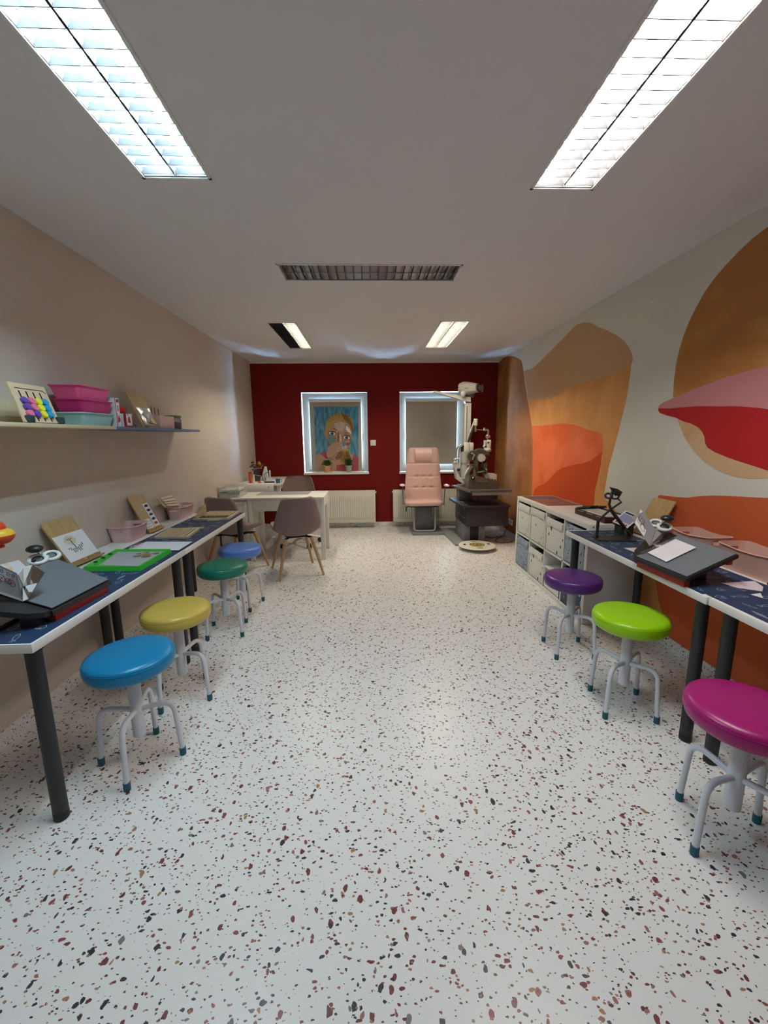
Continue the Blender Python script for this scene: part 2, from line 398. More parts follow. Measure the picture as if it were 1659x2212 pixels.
# blinds: one plain, one printed with a portrait
blind_m = P('beige_blind_fabric', (.40, .36, .29), .9, spec=.1, bump=.15, bscale=600)
def blind(name, label, hole, bl, br, bt, bb, mats, art=None):
    x0, x1, z0, z1 = hole
    t = thing(name, label, 'blind', ((x0+x1)/2, WF-.06, z0+bb))
    X = Matrix.Translation((-(x0+x1)/2, -(WF-.06), -(z0+bb)))
    y = WF-.046
    b = B(); b.X = X; b.span((x0+bl, y-.002, z0+bb), (x1-br, y, z1-bt)); 
    if art: art(b, x0+bl, x1-br, z0+bb, z1-bt, y-.002)
    b.done('blind_fabric', mats, t, flat=True)
    b = B(); b.X = X; b.span((x0+bl-.008, y-.022, z1-bt-.02), (x1-br+.008, y+.0, z1-bt+.03), .006); b.done('blind_cassette', pvc, t)
    b = B(); b.X = X; b.box(((x0+x1)/2, y-.001, z0+bb-.004), (x1-x0-bl-br, .008, .014), 0, .003); b.done('bottom_bar', pvc, t)
c4p = crop(620, 820, 240, 1561)
art_m = [blind_m, cloudy('painted_blue', (.03, .17, .32), (.16, .36, .46), 14, lo=.35, hi=.65, stretch=(1.6, 1, .5)),
         P('painted_skin', (.44, .28, .20), .8, var=.12, vscale=25), P('painted_shade_skin', (.26, .13, .08), .8, var=.15, vscale=25),
         P('painted_blond', (.44, .30, .09), .8, var=.25, vscale=40), P('painted_dark_blond', (.22, .12, .03), .8, var=.25, vscale=40),
         P('painted_pink', (.38, .07, .09), .8, var=.2, vscale=25), P('painted_teal', (.14, .25, .26), .8, var=.25, vscale=40),
         P('painted_mask', (.52, .43, .38), .8, var=.1, vscale=40), P('painted_dark', (.04, .03, .035), .8), P('painted_white', (.62, .6, .58), .8),
         P('painted_iris', (.07, .16, .28), .8)]
def portrait(b, xa, xb, za, zb, y):
    lay = [0]
    def pl(pts, m):
        lay[0] += 1; yy = y-.00025*lay[0]
        q = []
        for px, py in pts:
            p = at(*c4p(px, py), 1, WF-.048); q.append((min(max(p[0], xa), xb), yy, min(max(p[2], za), zb)))
        b.poly(q, m)
    def el(cx, cy, rx, ry, m, a0=0, n=20):
        pl([(cx+rx*math.cos(2*PI*i/n)*math.cos(a0)-ry*math.sin(2*PI*i/n)*math.sin(a0), cy+rx*math.cos(2*PI*i/n)*math.sin(a0)+ry*math.sin(2*PI*i/n)*math.cos(a0)) for i in range(n)], m)
    pl([(376, 380), (1000, 380), (1004, 1282), (412, 1282)], 1)
    pl([(410, 1060), (470, 1025), (560, 1015), (640, 1060), (760, 1080), (880, 1040), (960, 1070), (1004, 1110), (1004, 1282), (412, 1282)], 2)
    pl([(440, 1040), (555, 1010), (575, 1110), (545, 1110), (500, 1060)], 6)
    pl([(930, 1050), (1004, 1090), (1004, 1282), (905, 1282)], 6)
    pl([(700, 1195), (830, 1190), (850, 1282), (690, 1282)], 6)
    pl([(410, 1060), (480, 1060), (520, 1150), (560, 1282), (412, 1282)], 2)
    pl([(740, 1000), (850, 960), (900, 1060), (925, 1180), (830, 1200), (770, 1190), (735, 1090)], 4)
    pl([(820, 1000), (870, 1010), (900, 1130), (850, 1180)], 5)
    pl([(650, 960), (800, 960), (760, 1110), (690, 1130)], 3)
    el(740, 640, 192, 172, 4)
    pl([(535, 740), (545, 600), (620, 520), (650, 620), (600, 720), (560, 830)], 4)
    pl([(760, 470), (850, 500), (915, 600), (930, 700), (912, 740), (880, 640), (800, 560)], 5)
    pl([(515, 740), (545, 720), (565, 770), (570, 840), (540, 830)], 2)
    pl([(600, 660), (660, 605), (760, 580), (850, 620), (890, 680), (912, 760), (900, 850), (870, 940), (820, 990), (760, 1005), (690, 980), (620, 930), (580, 860), (572, 760)], 2)
    pl([(660, 620), (760, 590), (820, 620), (790, 720), (740, 760), (690, 720)], 8)
    pl([(830, 640), (880, 690), (908, 760), (860, 740), (825, 700)], 10)
    pl([(720, 720), (760, 720), (770, 880), (740, 900), (715, 860)], 2)
    pl([(760, 880), (900, 860), (880, 930), (820, 985), (770, 975)], 8)
    pl([(580, 770), (640, 800), (690, 800), (685, 870), (630, 900), (590, 880)], 7)
    el(800, 900, 28, 40, 7); el(850, 905, 24, 26, 6)
    for cx, cy, s in ((635, 757, 1), (838, 815, 1)):
        el(cx, cy, 56, 34, 3, .15); el(cx, cy, 44, 24, 10, .15); el(cx, cy, 25, 25, 11); el(cx, cy, 12, 12, 9)
        pl([(cx-58, cy-20), (cx-20, cy-38), (cx+30, cy-34), (cx+62, cy-2), (cx+26, cy-24), (cx-20, cy-27)], 9)
    pl([(610, 690), (650, 680), (690, 695), (716, 722), (690, 712), (650, 694)], 5)
    pl([(790, 762), (830, 742), (885, 744), (838, 754)], 5)
    pl([(566, 800), (590, 880), (650, 950), (600, 930), (572, 870)], 3); pl([(880, 860), (905, 800), (890, 900), (850, 960), (830, 985), (865, 920)], 3)
    pl([(712, 760), (728, 720), (735, 800), (728, 870), (745, 890), (715, 880), (705, 850)], 3); pl([(742, 770), (752, 770), (760, 860), (748, 880)], 10)
    for k in range(9):
        a0 = -2.75+.27*k; pl([(740+186*math.cos(a0), 640+166*math.sin(a0)), (740+120*math.cos(a0+.05), 640+80*math.sin(a0+.05)), (740+190*math.cos(a0+.07), 640+170*math.sin(a0+.07))], 5)
    for k in range(6): pl([(745+k*24, 1010+k*5), (752+k*24, 1010+k*5), (770+k*26, 1120-k*4), (762+k*26, 1180-k*6)], 5)
    pl([(550, 1040), (580, 960), (640, 900), (700, 880), (755, 905), (760, 935), (740, 1000), (700, 1060), (660, 1110), (570, 1100)], 2)
    for cx, cy, rx, a0 in ((660, 925, 112, -.45), (672, 962, 106, -.50), (668, 1002, 98, -.58), (655, 1040, 84, -.66)):
        el(cx, cy+4, rx, 27, 3, a0); el(cx, cy, rx, 22, 2, a0); el(cx+rx*.72, cy-rx*.72*abs(math.sin(a0))*1.1, 17, 10, 8, a0)
    pl([(552, 1045), (575, 975), (610, 945), (620, 1010), (640, 1080), (590, 1110)], 2)

blind('printed_blind', 'roller blind printed with a blond face on blue, in the left window', WIN[0], .105, .103, .118, .012, art_m, portrait)
blind('plain_blind', 'plain beige roller blind in the right window, behind the pink chair', WIN[1], .105, .105, .118, .118, blind_m)

# ---------------------------------------------------------------- ceiling lights
alu = P('brushed_aluminium', (.80, .80, .78), .25, 1.)
louv = P('grey_louvre_paint', (.045, .046, .05), .45, spec=.3)
refl = P('lamp_reflector', (.80, .80, .79), .14, .90)
rimw = P('lamp_rim', (.75, .75, .74), .5)
def emis(name, c, s): return P(name, (.9, .9, .9), .5, emit=c, es=s)
T_cool = emis('cool_tube_glow', (.64, .885, 1.0), 142); T_neut = emis('neutral_tube_glow', (1., .96, .90), 135); T_warm = emis('warm_tube_glow', (1., .90, .68), 200)
T_off = P('unlit_tube', (.85, .86, .86), .3)
def light(lab, x, y, a, tubes):
    t = thing('ceiling_light', lab, 'ceiling light', (x, y, ZC), a, 'recessed louvre lights in the ceiling')
    w, l = LW, LL
    b = B()
    b.box((0, 0, .112), (w, l, .004))
    for s in (-1, 1):
        b.box((s*(w/2-.002), 0, .057), (.004, l, .108)); b.box((0, s*(l/2-.002), .057), (w, .004, .108))
        b.box((s*(w/2+.004), 0, -.002), (.012, l+.02, .005)); b.box((0, s*(l/2+.004), -.002), (w+.02, .012, .005))
    b.done('housing', rimw, t)
    for s, tm in zip((-1, 1), tubes):
        cx = s*w/4; hw = w/4-.004
        prof = [(-hw, .002), (-hw*.95, .028), (-hw*.80, .054), (-hw*.45, .074), (0, .080), (hw*.45, .074), (hw*.80, .054), (hw*.95, .028), (hw, .002)]
        b = B()
        b.grid(lambda u, v: Vector((cx+crom(prof, u)[0], (v-.5)*(l-.01), crom(prof, u)[1])), 25, 2)
        o = b.done('reflector', refl, t, fix=False)
        b = B(); N = 20
        for i in range(N+1):
            yy = -l/2+.02+i*(l-.04)/N
            b.prism([(cx-hw, yy-.0015, .001), (cx+hw, yy-.0015, .001), (cx+hw*.93, yy-.0015, .027), (cx+hw*.35, yy-.0015, .022), (cx-hw*.35, yy-.0015, .022), (cx-hw*.93, yy-.0015, .027)], (0, .003, 0))
        b.done('louvre', louv, t, flat=True)
        b = B(); b.cyl((cx, -l/2+.02, .055), (cx, l/2-.02, .055), .013, n=14); b.done('tube', tm, t)
labs = ['lit cool white louvre light at upper left of the ceiling, above the long left desk', 'lit louvre light at upper right of the ceiling, on the side of the mural sun',
        'unlit louvre light lying crosswise in the middle of the ceiling', 'half lit ceiling light near the red wall, its left trough dark', 'fully lit small looking ceiling light near the red wall, right of the half lit one']
for (x, y, a, k), lab in zip(LA, labs):
    light(lab, x, y, a, {'L': (T_cool, T_cool), 'R': (T_neut, T_neut), 'M': (T_off, T_off), 'BL': (T_off, T_warm), 'BR': (T_warm, T_warm)}[k])

# ---------------------------------------------------------------- world and view
wd = bpy.data.worlds.new('daylight'); SC.world = wd; wd.use_nodes = True
bg = wd.node_tree.nodes['Background']; bg.inputs[0].default_value = (.42, .70, 1., 1); bg.inputs[1].default_value = 380
SC.view_settings.view_transform = 'Standard'; SC.view_settings.look = 'None'; SC.view_settings.gamma = 1; SC.view_settings.use_curve_mapping = False
SC.view_settings.exposure = -.14
cy = SC.cycles
cy.use_denoising = True; cy.max_bounces = 8; cy.diffuse_bounces = 4; cy.glossy_bounces = 4; cy.transmission_bounces = 6; cy.transparent_max_bounces = 10
cy.caustics_reflective = False; cy.caustics_refractive = False; cy.sample_clamp_indirect = 8
# ================================================================= tables, stools, shelving
black_leg = P('black_leg_paint', (.022, .023, .025), .45)
black_cap = P('black_plastic', (.012, .012, .012), .5)
TT, TH = .734, .034
def table(label, x0, x1, y0, y1, legs):
    t = thing('work_table', label, 'table', ((x0+x1)/2, (y0+y1)/2, 0), 0, 'long white work tables')
    ox, oy = (x0+x1)/2, (y0+y1)/2
    B().span((x0-ox, y0-oy, TT-TH), (x1-ox, y1-oy, TT), .002).done('tabletop', white_lam, t)
    for lx, ly in legs:
        lg = B().cyl((lx-ox, ly-oy, .03), (lx-ox, ly-oy, TT-TH), .0255, n=24).done('leg', black_leg, t)
        b = B(); b.lathe([(.022, 0), (.026, .004), (.026, .03), (.0255, .034)], (lx-ox, ly-oy, 0), 24); b.done('leg_foot', black_cap, lg)
        b = B(); b.cyl((lx-ox, ly-oy, TT-TH-.012), (lx-ox, ly-oy, TT-TH), .030, n=24); b.done('leg_plate', black_cap, lg)
LX0, LX1 = XL+.008, -1.148
table('white table of the left desk, nearest to the camera, under the grey vision trainer', LX0, LX1, 1.343, 2.538, [(-1.188, 1.392), (-1.188, 2.488), (-1.655, 1.392), (-1.655, 2.488)])
table('white table of the left desk, far end, with the wooden number boards', LX0, LX1, 2.542, 3.822, [(-1.188, 2.64), (-1.188, 3.77), (-1.655, 2.60), (-1.655, 3.77)])
RX0, RX1 = 1.41, XR-.008
table('white table on the right, touching the cube shelf, behind the purple and lime stools', RX0, RX1, 1.60, 2.862, [(1.455, 2.80), (1.462, 1.672), (1.90, 2.745), (1.90, 1.672)])
table('white table cut by the right edge of the photo, beside the magenta stool', RX0+.008, RX1, .36, 1.596, [(1.468, 1.535), (1.468, .42), (1.90, 1.535), (1.90, .42)])
# navy desk runners with chalk drawings
navy = P('navy_runner', (.011, .036, .095), .55, var=.12, vscale=20)
chalk = P('chalk_line_print', (.48, .56, .64), .6)
def runner(label, x0, x1, y0, y1, flip, chips=()):
    t = B(); z0, z1 = TT+.0003, TT+.0016
    pts = [(x0, y0), (x1, y0), (x1, y1), (x0, y1)]
    t.prism([(x, y, z0) for x, y in pts], (0, 0, z1-z0), 0)
    z = z1+.0003; sg = 1 if flip else -1
    def dr(cx, cy, s, a, kind):
        ca, sa = math.cos(a), math.sin(a)
        def q(u, v): return (min(max(cx+s*(u*ca-v*sa), x0+.004), x1-.004), min(max(cy+s*(u*sa+v*ca), y0+.004), y1-.004), z)
        w = .0022
        if kind == 0:
            t.ribbon([q(*p) for p in ((-.5, -.5), (.5, -.45), (.55, .25), (0, .7), (-.55, .2))], w, (0, 0, 1), 1, True)
            t.ribbon([q(*p) for p in ((-.1, -.5), (-.1, -.1), (.14, -.1), (.14, -.48))], w, (0, 0, 1), 1)
        elif kind == 1:
            t.ribbon([q(.9*math.cos(i*PI/10), .28*math.sin(i*PI/10)) for i in range(20)], w, (0, 0, 1), 1, True)
            t.ribbon([q(*p) for p in ((-.9, 0), (-1.3, .3), (-1.25, -.3), (-.9, 0))], w, (0, 0, 1), 1)
            t.ribbon([q(*p) for p in ((.5, .2), (.42, 0), (.5, -.2))], w, (0, 0, 1), 1)
        elif kind == 2:
            t.ribbon([q(-1+i*.2, (.3 if i % 2 else -.3)*(1-abs(i-5)/6.5)) for i in range(11)], w, (0, 0, 1), 1)
            t.ribbon([q(-1+i*.2, (-.3 if i % 2 else .3)*(1-abs(i-5)/6.5)) for i in range(11)], w, (0, 0, 1), 1)
        elif kind == 3:
            t.ribbon([q(-1+i*.1, .35*(1-(i/10-1)**2)+.05*math.sin(i)) for i in range(21)], w, (0, 0, 1), 1)
            t.ribbon([q(-1+i*.2, -.1*math.sin(i*1.3)) for i in range(11)], w, (0, 0, 1), 1)
        else:
            t.ribbon([q(*p) for p in ((-.6, -.2), (-.4, .3), (.3, .35), (.7, 0), (.35, -.3), (-.4, -.25))], w, (0, 0, 1), 1, True)
            t.ribbon([q(*p) for p in ((.7, 0), (1.1, .28), (.98, .05), (1.12, -.2), (.7, 0))], w, (0, 0, 1), 1)
    k = 0; yy = y0+.045
    while yy < y1-.03:
        xx = x0+.035+(.03 if k % 2 else 0)
        while xx < x1-.02:
            dr(xx+R.uniform(-.008, .008), yy+R.uniform(-.012, .012), R.uniform(.024, .036), R.uniform(-.4, .4)+(PI/2 if R.random() < .5 else 0), R.randrange(5)); xx += .085
        yy += .078; k += 1
    tag(t.done('desk_runner', [navy, chalk], flat=True), label, 'desk mat', 'navy desk runners')
runner('navy runner with chalk drawings on the near half of the left desk', -1.537, -1.156, 1.350, 2.50, False)
runner('navy runner with chalk drawings on the far half of the left desk', -1.545, -1.156, 2.504, 3.815, False)
runner('navy runner with chalk drawings on the right table, under the dark grey trainer', 1.418, 1.785, 1.634, 2.84, True)
runner('navy runner on the right table at the edge of the photo, under loose papers', 1.433, 1.795, .45, 1.630, True)

# ---------------------------------------------------------------- stools
tube_paint = P('pale_lilac_tube_paint', (.62, .64, .70), .3, coat=.3)
teal_cap = P('teal_rubber', (.012, .10, .14), .6)
def vinyl(n, c): return P(n+'_vinyl', c, .32, spec=.5, bump=.06, bscale=900)
def make_stool(label, loc, rz, seatmat, zs=0.):
    t = thing('stool', label, 'stool', loc, rz, 'round stools along the desks')
    prof = [(.0, .445), (.13, .445), (.152, .448), (.164, .458), (.1695, .474), (.170, .490), (.1685, .500), (.1675, .502), (.168, .505), (.164, .514), (.150, .521), (.12, .526), (.07, .529), (.0, .530)]
    prof = [(r*1.025, z+zs) for r, z in prof]
    B().lathe(prof, (0, 0, 0), 56).done('seat', seatmat, t, ang=60)
    b = B(); b.tube([(.1724*math.cos(i*PI/24), .1724*math.sin(i*PI/24), .502+zs) for i in range(48)], .0016, 6, closed=True); b.done('piping', seatmat, t)
    b = B(); b.lathe([(.022, .128), (.026, .13), (.026, .386), (.0235, .39), (.0235, .392)], n=28); b.done('column', tube_paint, t)
    b = B(); b.cyl((0, 0, .38), (0, 0, .446+zs), .0165, n=20); b.lathe([(.07, .437+zs), (.09, .445+zs)], n=24); b.done('spindle', tube_paint, t)
    for k in range(4):
        a = k*PI/2+PI/4; c, s = math.cos(a), math.sin(a)
        pts = fillet([(.018*c, .018*s, .252), (.150*c, .150*s, .275), (.168*c, .168*s, .02)], .062, 10)
        lg = B().tube(pts, .0112, 14).done('leg', tube_paint, t)
        b = B(); b.lathe([(.0125, 0), (.0135, .003), (.0135, .036), (.012, .037)], (.168*c, .168*s, 0), 20); b.done('foot_cap', teal_cap, lg)
    return t
def rz_of(p, c): return math.atan2(p[1]-c[1], p[0]-c[0])-PI/4
ST = [('blue', (.002, .20, .43), (-1.031, 1.672), (-1.007, 1.503), 'bright blue round stool by the near left desk, closest on that side'),
      ('yellow', (.56, .42, .08), (-1.05, 2.148), (-.887, 2.091), 'mustard yellow round stool behind the bright blue one'),
      ('green', (.006, .16, .105), (-1.068, 2.925), (-.922, 2.821), 'dark green round stool under the left desk edge, behind the yellow one'),
      ('periwinkle', (.10, .22, .62), (-1.088, 3.405), (-1.006, 3.279), 'periwinkle blue round stool, farthest along the left desk'),
      ('purple', (.085, .018, .17), (1.305, 2.51), (1.18, 2.40), 'dark purple round stool in front of the cube shelf'),
      ('lime', (.30, .60, .003), (1.312, 1.927), (1.17, 1.833), 'lime green round stool between the purple and magenta stools'),
      ('magenta', (.36, .010, .15), (1.246, 1.196), (1.087, 1.144), 'magenta round stool cut off by the right edge of the photo')]
stool0 = None
for n_, c_, p_, f_, l_ in ST:
    if stool0 is None: stool0 = make_stool(l_, (*p_, 0), rz_of(f_, p_), vinyl(n_, c_))
    else: dup(stool0, (*p_, 0), rz_of(f_, p_), l_, None, {'seat': vinyl(n_, c_), 'piping': vinyl(n_, c_)})

# ---------------------------------------------------------------- cube shelf with fabric boxes
KX0, KX1, KY0, KY1, KH = 1.587, 1.968, 2.872, 4.345, .77
shelf_w = P('shelf_white', (.74, .74, .71), .45)
t = thing('cube_shelf', 'low white eight-compartment cube shelf against the orange mural', 'shelf', ((KX0+KX1)/2, (KY0+KY1)/2, 0))
Xk = Matrix.Translation((-(KX0+KX1)/2, -(KY0+KY1)/2, 0))
b = B(); b.X = Xk; b.span((KX0, KY0, KH-.038), (KX1, KY1, KH), .0015); b.done('top_panel', shelf_w, t)
b = B(); b.X = Xk; b.span((KX0, KY0, 0), (KX1, KY1, .038), .0015); b.done('bottom_panel', shelf_w, t)
for ya in (KY0, KY1-.038):
    b = B(); b.X = Xk; b.span((KX0, ya, .038), (KX1, ya+.038, KH-.038), .0015); b.done('side_panel', shelf_w, t)
CW = (KY1-KY0-.076-3*.016)/4; CHh = (KH-.076-.016)/2
for i in range(3):
    ya = KY0+.038+(i+1)*CW+i*.016
    b = B(); b.X = Xk; b.span((KX0+.002, ya, .038), (KX1, ya+.016, KH-.038)); b.done('divider', shelf_w, t)
b = B(); b.X = Xk; b.span((KX0+.002, KY0+.038, .038+CHh), (KX1, KY1-.038, .038+CHh+.016)); b.done('middle_shelf', shelf_w, t)
b = B(); b.X = Xk; b.cyl((KX0+.03, KY0-.001, KH-.019), (KX0+.03, KY0+.003, KH-.019), .006, n=12); b.done('bolt_cap', P('dark_bolt', (.1, .1, .1), .4), t)
fab_w = P('white_box_fabric', (.72, .71, .68), .9)
fab_p = speckle('white_fabric_dark_prints', (.70, .69, .66), (.03, .03, .035), 13, .27, (1, 1.5, 1), .9, lo=-.25)
fab_f = speckle('white_fabric_faint_prints', (.66, .68, .62), (.12, .12, .11), 16, .22, (1, 1.6, 1), .9, lo=-.25)
fab_b = speckle('blue_fabric_black_seeds', (.30, .37, .45), (.008, .01, .02), 28, .36, (1, 1.9, .9), .9, lo=.05)
dark_in = P('box_inside_shade', (.02, .02, .02), .9)
def fbox(label, col, row, mat, top=.0, flap=True):
    y0 = KY1-.038-(col+1)*CW-col*.016; z0 = .038+(CHh+.016 if row else 0)
    w, d, h = CW-.012, KX1-KX0-.012, CHh-.012-top
    t = thing('fabric_box', label, 'storage box', (KX0+.004, y0+CW/2, z0+.0005), 0, 'fabric boxes in the cube shelf')
    b = B(); b.box((d/2, 0, .004), (d, w, .008))
    for s in (-1, 1): b.box((d/2, s*(w/2-.004), h/2), (d, .008, h), 0, .002)
    b.box((.004, 0, h/2), (.008, w, h), 0, .003); b.box((d-.004, 0, h/2), (.008, w, h), 0, .003)
    b.done('box_body', mat, t)
    b = B(); b.box((d/2, 0, h*.93), (d-.018, w-.018, .004)); b.done('gap_shade_sheet', dark_in, t)  # black sheet stands in for the shade in the box opening
    if flap:
        b = B(); b.grid(lambda u, v: Vector((-.003-.004*math.sin(v*PI)-.004*(1-v)*(.5+.5*math.sin(u*9)), (u-.5)*w*.92, h-.004-.062*(1-v))), 14, 6); 
        b.grid(lambda u, v: Vector((-.001, (u-.5)*w*.92, h-.004-.062*(1-v))), 14, 6); b.done('box_flap', mat, t, fix=False)
fbox('white printed fabric box, top row, far left of the cube shelf', 0, 1, fab_f, .012)
fbox('white printed fabric box, top row, second from the far end of the shelf', 1, 1, fab_f, .004)
fbox('white fabric box with bold black prints, top row, third from the far end', 2, 1, fab_p, .03)
fbox('blue seed-print fabric box, top row, behind the corner of the right table', 3, 1, fab_b, .01, False)
fbox('blue seed-print fabric box, bottom row, at the far end of the shelf', 0, 0, fab_b, .012)
fbox('white fabric box with bold black prints, bottom row, second from the far end', 1, 0, fab_p, .04)
y0 = KY1-.038-3*CW-2*.016
t = thing('open_crate', 'plain white half-height insert crate, bottom row, left of the purple stool seat', 'crate', (KX0+.004, y0+CW/2, .0385))
b = B(); d, w, h = .36, CW-.014, .19; b.box((d/2, 0, .005), (d, w, .01)); b.box((.006, 0, .055), (.012, w, .10)); b.box((d-.006, 0, h/2), (.012, w, h))
for s in (-1, 1): b.box((d/2, s*(w/2-.006), h/2), (d, .012, h))
b.done('crate_body', shelf_w, t); B().box((d/2, 0, h+.006), (d, w, .012), 0, .001).done('crate_lid', shelf_w, t)
y0 = KY1-.038-4*CW-3*.016
fbox('dark navy and white box, bottom row, hidden behind the purple stool column', 3, 0, speckle('navy_box_print', (.05, .08, .13), (.5, .52, .52), 11, .4, (1, 1.3, 1), .9), .02)
# ================================================================= things on the long tables
c1 = crop(0, 1000, 560); c2 = crop(0, 1120, 240); c3 = crop(1220, 1030, 260); c5 = crop(1360, 1060, 299); c8 = crop(320, 1050, 230)
pine = wood('pale_pine', (.50, .36, .20), (.66, .50, .31))
oak = wood('stand_oak_veneer', (.42, .26, .10), (.58, .39, .17), 1., (PI/2, 0, 0))
oak_d = wood('stand_oak_edge', (.30, .17, .07), (.42, .26, .12))
paper = P('white_paper', (.80, .80, .82), .8, spec=.2)
ink = P('black_ink', (.015, .015, .02), .7)
ink_r = P('red_ink', (.45, .03, .04), .7)
ink_y = P('pale_yellow_ink', (.62, .58, .35), .7)
grey_in = P('grey_picture_ink', (.22, .21, .22), .7)
slate = P('slate_grey_plate', (.17, .19, .215), .22, spec=.5)
blk = P('matt_black_plastic', (.013, .013, .015), .45)
redb = P('trainer_red_base', (.33, .018, .010), .45)
white_pl = P('glossy_white_plastic', (.80, .82, .80), .25)
mirror = P('mirror_plate', (.55, .55, .52), .08, 1.)
greyp = P('grey_sheet_plate', (.29, .29, .31), .45)
lensm = P('lens_glass', (.25, .27, .29), .08, .3)
def quad(b, p, th, m=0):
    p = [Vector(q) for q in p]; n = (p[1]-p[0]).cross(p[3]-p[0]).normalized()*th
    b.prism(p, n, m); return b
def loc(b, o): b.X = Matrix.Translation(-Vector(o)); return b
def ring(b, c, r, nrm, tk=.005, m=0, n=28):
    Q = rot_to(nrm); b.tube([Vector(c)+Q @ Vector((r*math.cos(2*PI*i/n), r*math.sin(2*PI*i/n), 0)) for i in range(n)], tk, 10, m, closed=True)
def trainer(name, label, sgn, o, A, Bp, C, D, far, decor):
    """slanted plate (A near front, B far front, C far back, D near back), red rails, black end plate, mirror book, lens holder"""
    t = thing(name, label, 'vision trainer', o)
    A, Bp, C, D = map(Vector, (A, Bp, C, D)); up = Vector((0, 0, 1))
    b = loc(B(), o); quad(b, [A, Bp, C, D], .004); b.done('drawing_plate', slate, t, flat=True)
    b = loc(B(), o); dz = up*-.006; ex = (Bp-A).normalized()*.008; ey = (D-A).normalized()*.008
    b.prism([A+dz-ex-ey, Bp+dz+ex-ey, C+dz+ex+ey, D+dz-ex+ey], up*-.016); b.done('plate_frame', blk, t, flat=True)
    f = TT+.0018
    b = loc(B(), o)
    for p, q in ((A, Bp), (D, C)):
        e = (D-A).normalized()*(.03 if p is A else -.03); e.z = 0
        p2, q2 = p+(p-q)*-.03, q+(p-q)*.03
        zb_ = f if p is A else p.z-.055
        b.prism([(p2.x, p2.y, zb_), (q2.x, q2.y, zb_), (q2.x, q2.y, q2.z-.022), (p2.x, p2.y, p2.z-.022)], e)
        rail = b.done('base_rail', redb, t, flat=True); b = loc(B(), o)
    b.bm.free()
    b = loc(B(), o); mid = (A+Bp+C+D)/4
    b.box((mid.x, mid.y, (f+mid.z-.024)/2), (.10, .20, mid.z-.024-f), 0, .004); b.done('hinge_block', blk, t)
    # black end plate with a curved front
    E0, E1 = (Bp, C) if far else (A, D)
    d = (E0-(A if far else Bp)); d.z = 0; d.normalize()
    pts = [E0+d*.006, E0+d*.03+(E1-E0)*.02, E0+d*.065+(E1-E0)*.16, E0+d*.092+(E1-E0)*.40, E0+d*.10+(E1-E0)*.75, E0+d*.10+(E1-E0)*1.02, E1+d*.006]
    b = loc(B(), o); b.prism([p-up*.004 for p in pts], up*-.02); b.done('end_plate', blk, t, flat=True)
    ce = (E0*.75+E1*.25)+d*.02
    b = loc(B(), o); b.prism([(ce.x-.03, ce.y-.02, f), (ce.x+.03, ce.y-.02, f), (ce.x+.03, ce.y+.02, f), (ce.x-.03, ce.y+.02, f)], (0, 0, ce.z-.03-f)); b.done('end_support', blk, t, flat=True)
    decor(t, o)
    return t
X1, X2 = 1.43, 1.545
def decor_R(t, o):
    P1 = at(*c3(1165, 955), 0, 1.45); P2 = at(*c3(905, 560), 0, 1.45); P3 = at(*c3(1090, 480), 0, 1.56); P4 = at(*c3(1245, 740), 0, 1.55)
    b = loc(B(), o); quad(b, [P1, P4, P3, P2], .003); pl = b.done('picture_plate', greyp, t, flat=True)
    nn = (P4-P1).cross(P2-P1).normalized()
    if nn.y > 0: nn = -nn
    q = [at(*c3(*p), 0, xx) for p, xx in (((1000, 690), 1.45), ((1150, 615), 1.545), ((1235, 735), 1.55), ((1090, 820), 1.45))]
    # picture card with a line drawing of a little animal
    O = P1; u = (P4-P1); v = (P2-P1)
    def onp(a, c, h=0.): return O+u*a+v*c+nn*(.0032+h)
    b = loc(B(), o); b.prism([onp(.02, .30), onp(.98, .30), onp(.98, .78), onp(.02, .78)], nn*.0006)
    def loop(pts, w=.0022): b.ribbon([onp(.02+.96*x, .30+.48*y, .0012) for x, y in pts], w, nn, 1, True)
    loop([(.55+.22*math.cos(i*PI/8), .62+.26*math.sin(i*PI/8)) for i in range(16)])
    loop([(.80+.12*math.cos(i*PI/6), .50+.24*math.sin(i*PI/6)) for i in range(12)]); loop([(.33+.10*math.cos(i*PI/6), .70+.2*math.sin(i*PI/6)) for i in range(12)])
    loop([(.52, .38), (.40, .20), (.18, .12), (.10, .25), (.16, .5), (.34, .55)]); loop([(.6, .66), (.64, .70), (.66, .62)])
    b.done('picture_card', [paper, ink], pl, flat=True)
    b = loc(B(), o); Q1 = at(*c3(1395, 850), 0, 1.62); Q2 = at(*c3(1400, 722), 0, 1.62)
    quad(b, [P1, P4, Q2, Q1], .003); b.done('mirror_leaf', P('grey_leaf', (.42, .42, .43), .35, .3), t, flat=True)
    lens_holder(t, o, at(*c3(1255, 640), 0, 1.60), at(*c3(1375, 690), 0, 1.60), at(*c3(1412, 570), 0, 1.60), at(*c3(1475, 800), 0, 1.66))
    # clipped sheet
    b = loc(B(), o); up = Vector((0, 0, .0009))
    A, Bp, C, D = [Vector(p) for p in RB]
    def on(a, c): return A+(Bp-A)*a+(D-A)*c+Vector((0, 0, .006))
    b.prism([on(.93, .18), on(.48, .12), on(.50, .80), on(.95, .86)], up); sh = b.done('clipped_sheet', P('sketch_paper', (.74, .73, .76), .8, var=.12, vscale=14), t, flat=True)
    b = loc(B(), o); b.ribbon([on(.99, .10)+up*4, on(.99, .85)+up*4], .012, (0, 0, 1)); b.box(on(.97, .45)+up*9, (.03, .02, .012), 0, .004); b.done('sheet_clip', chrome, t)
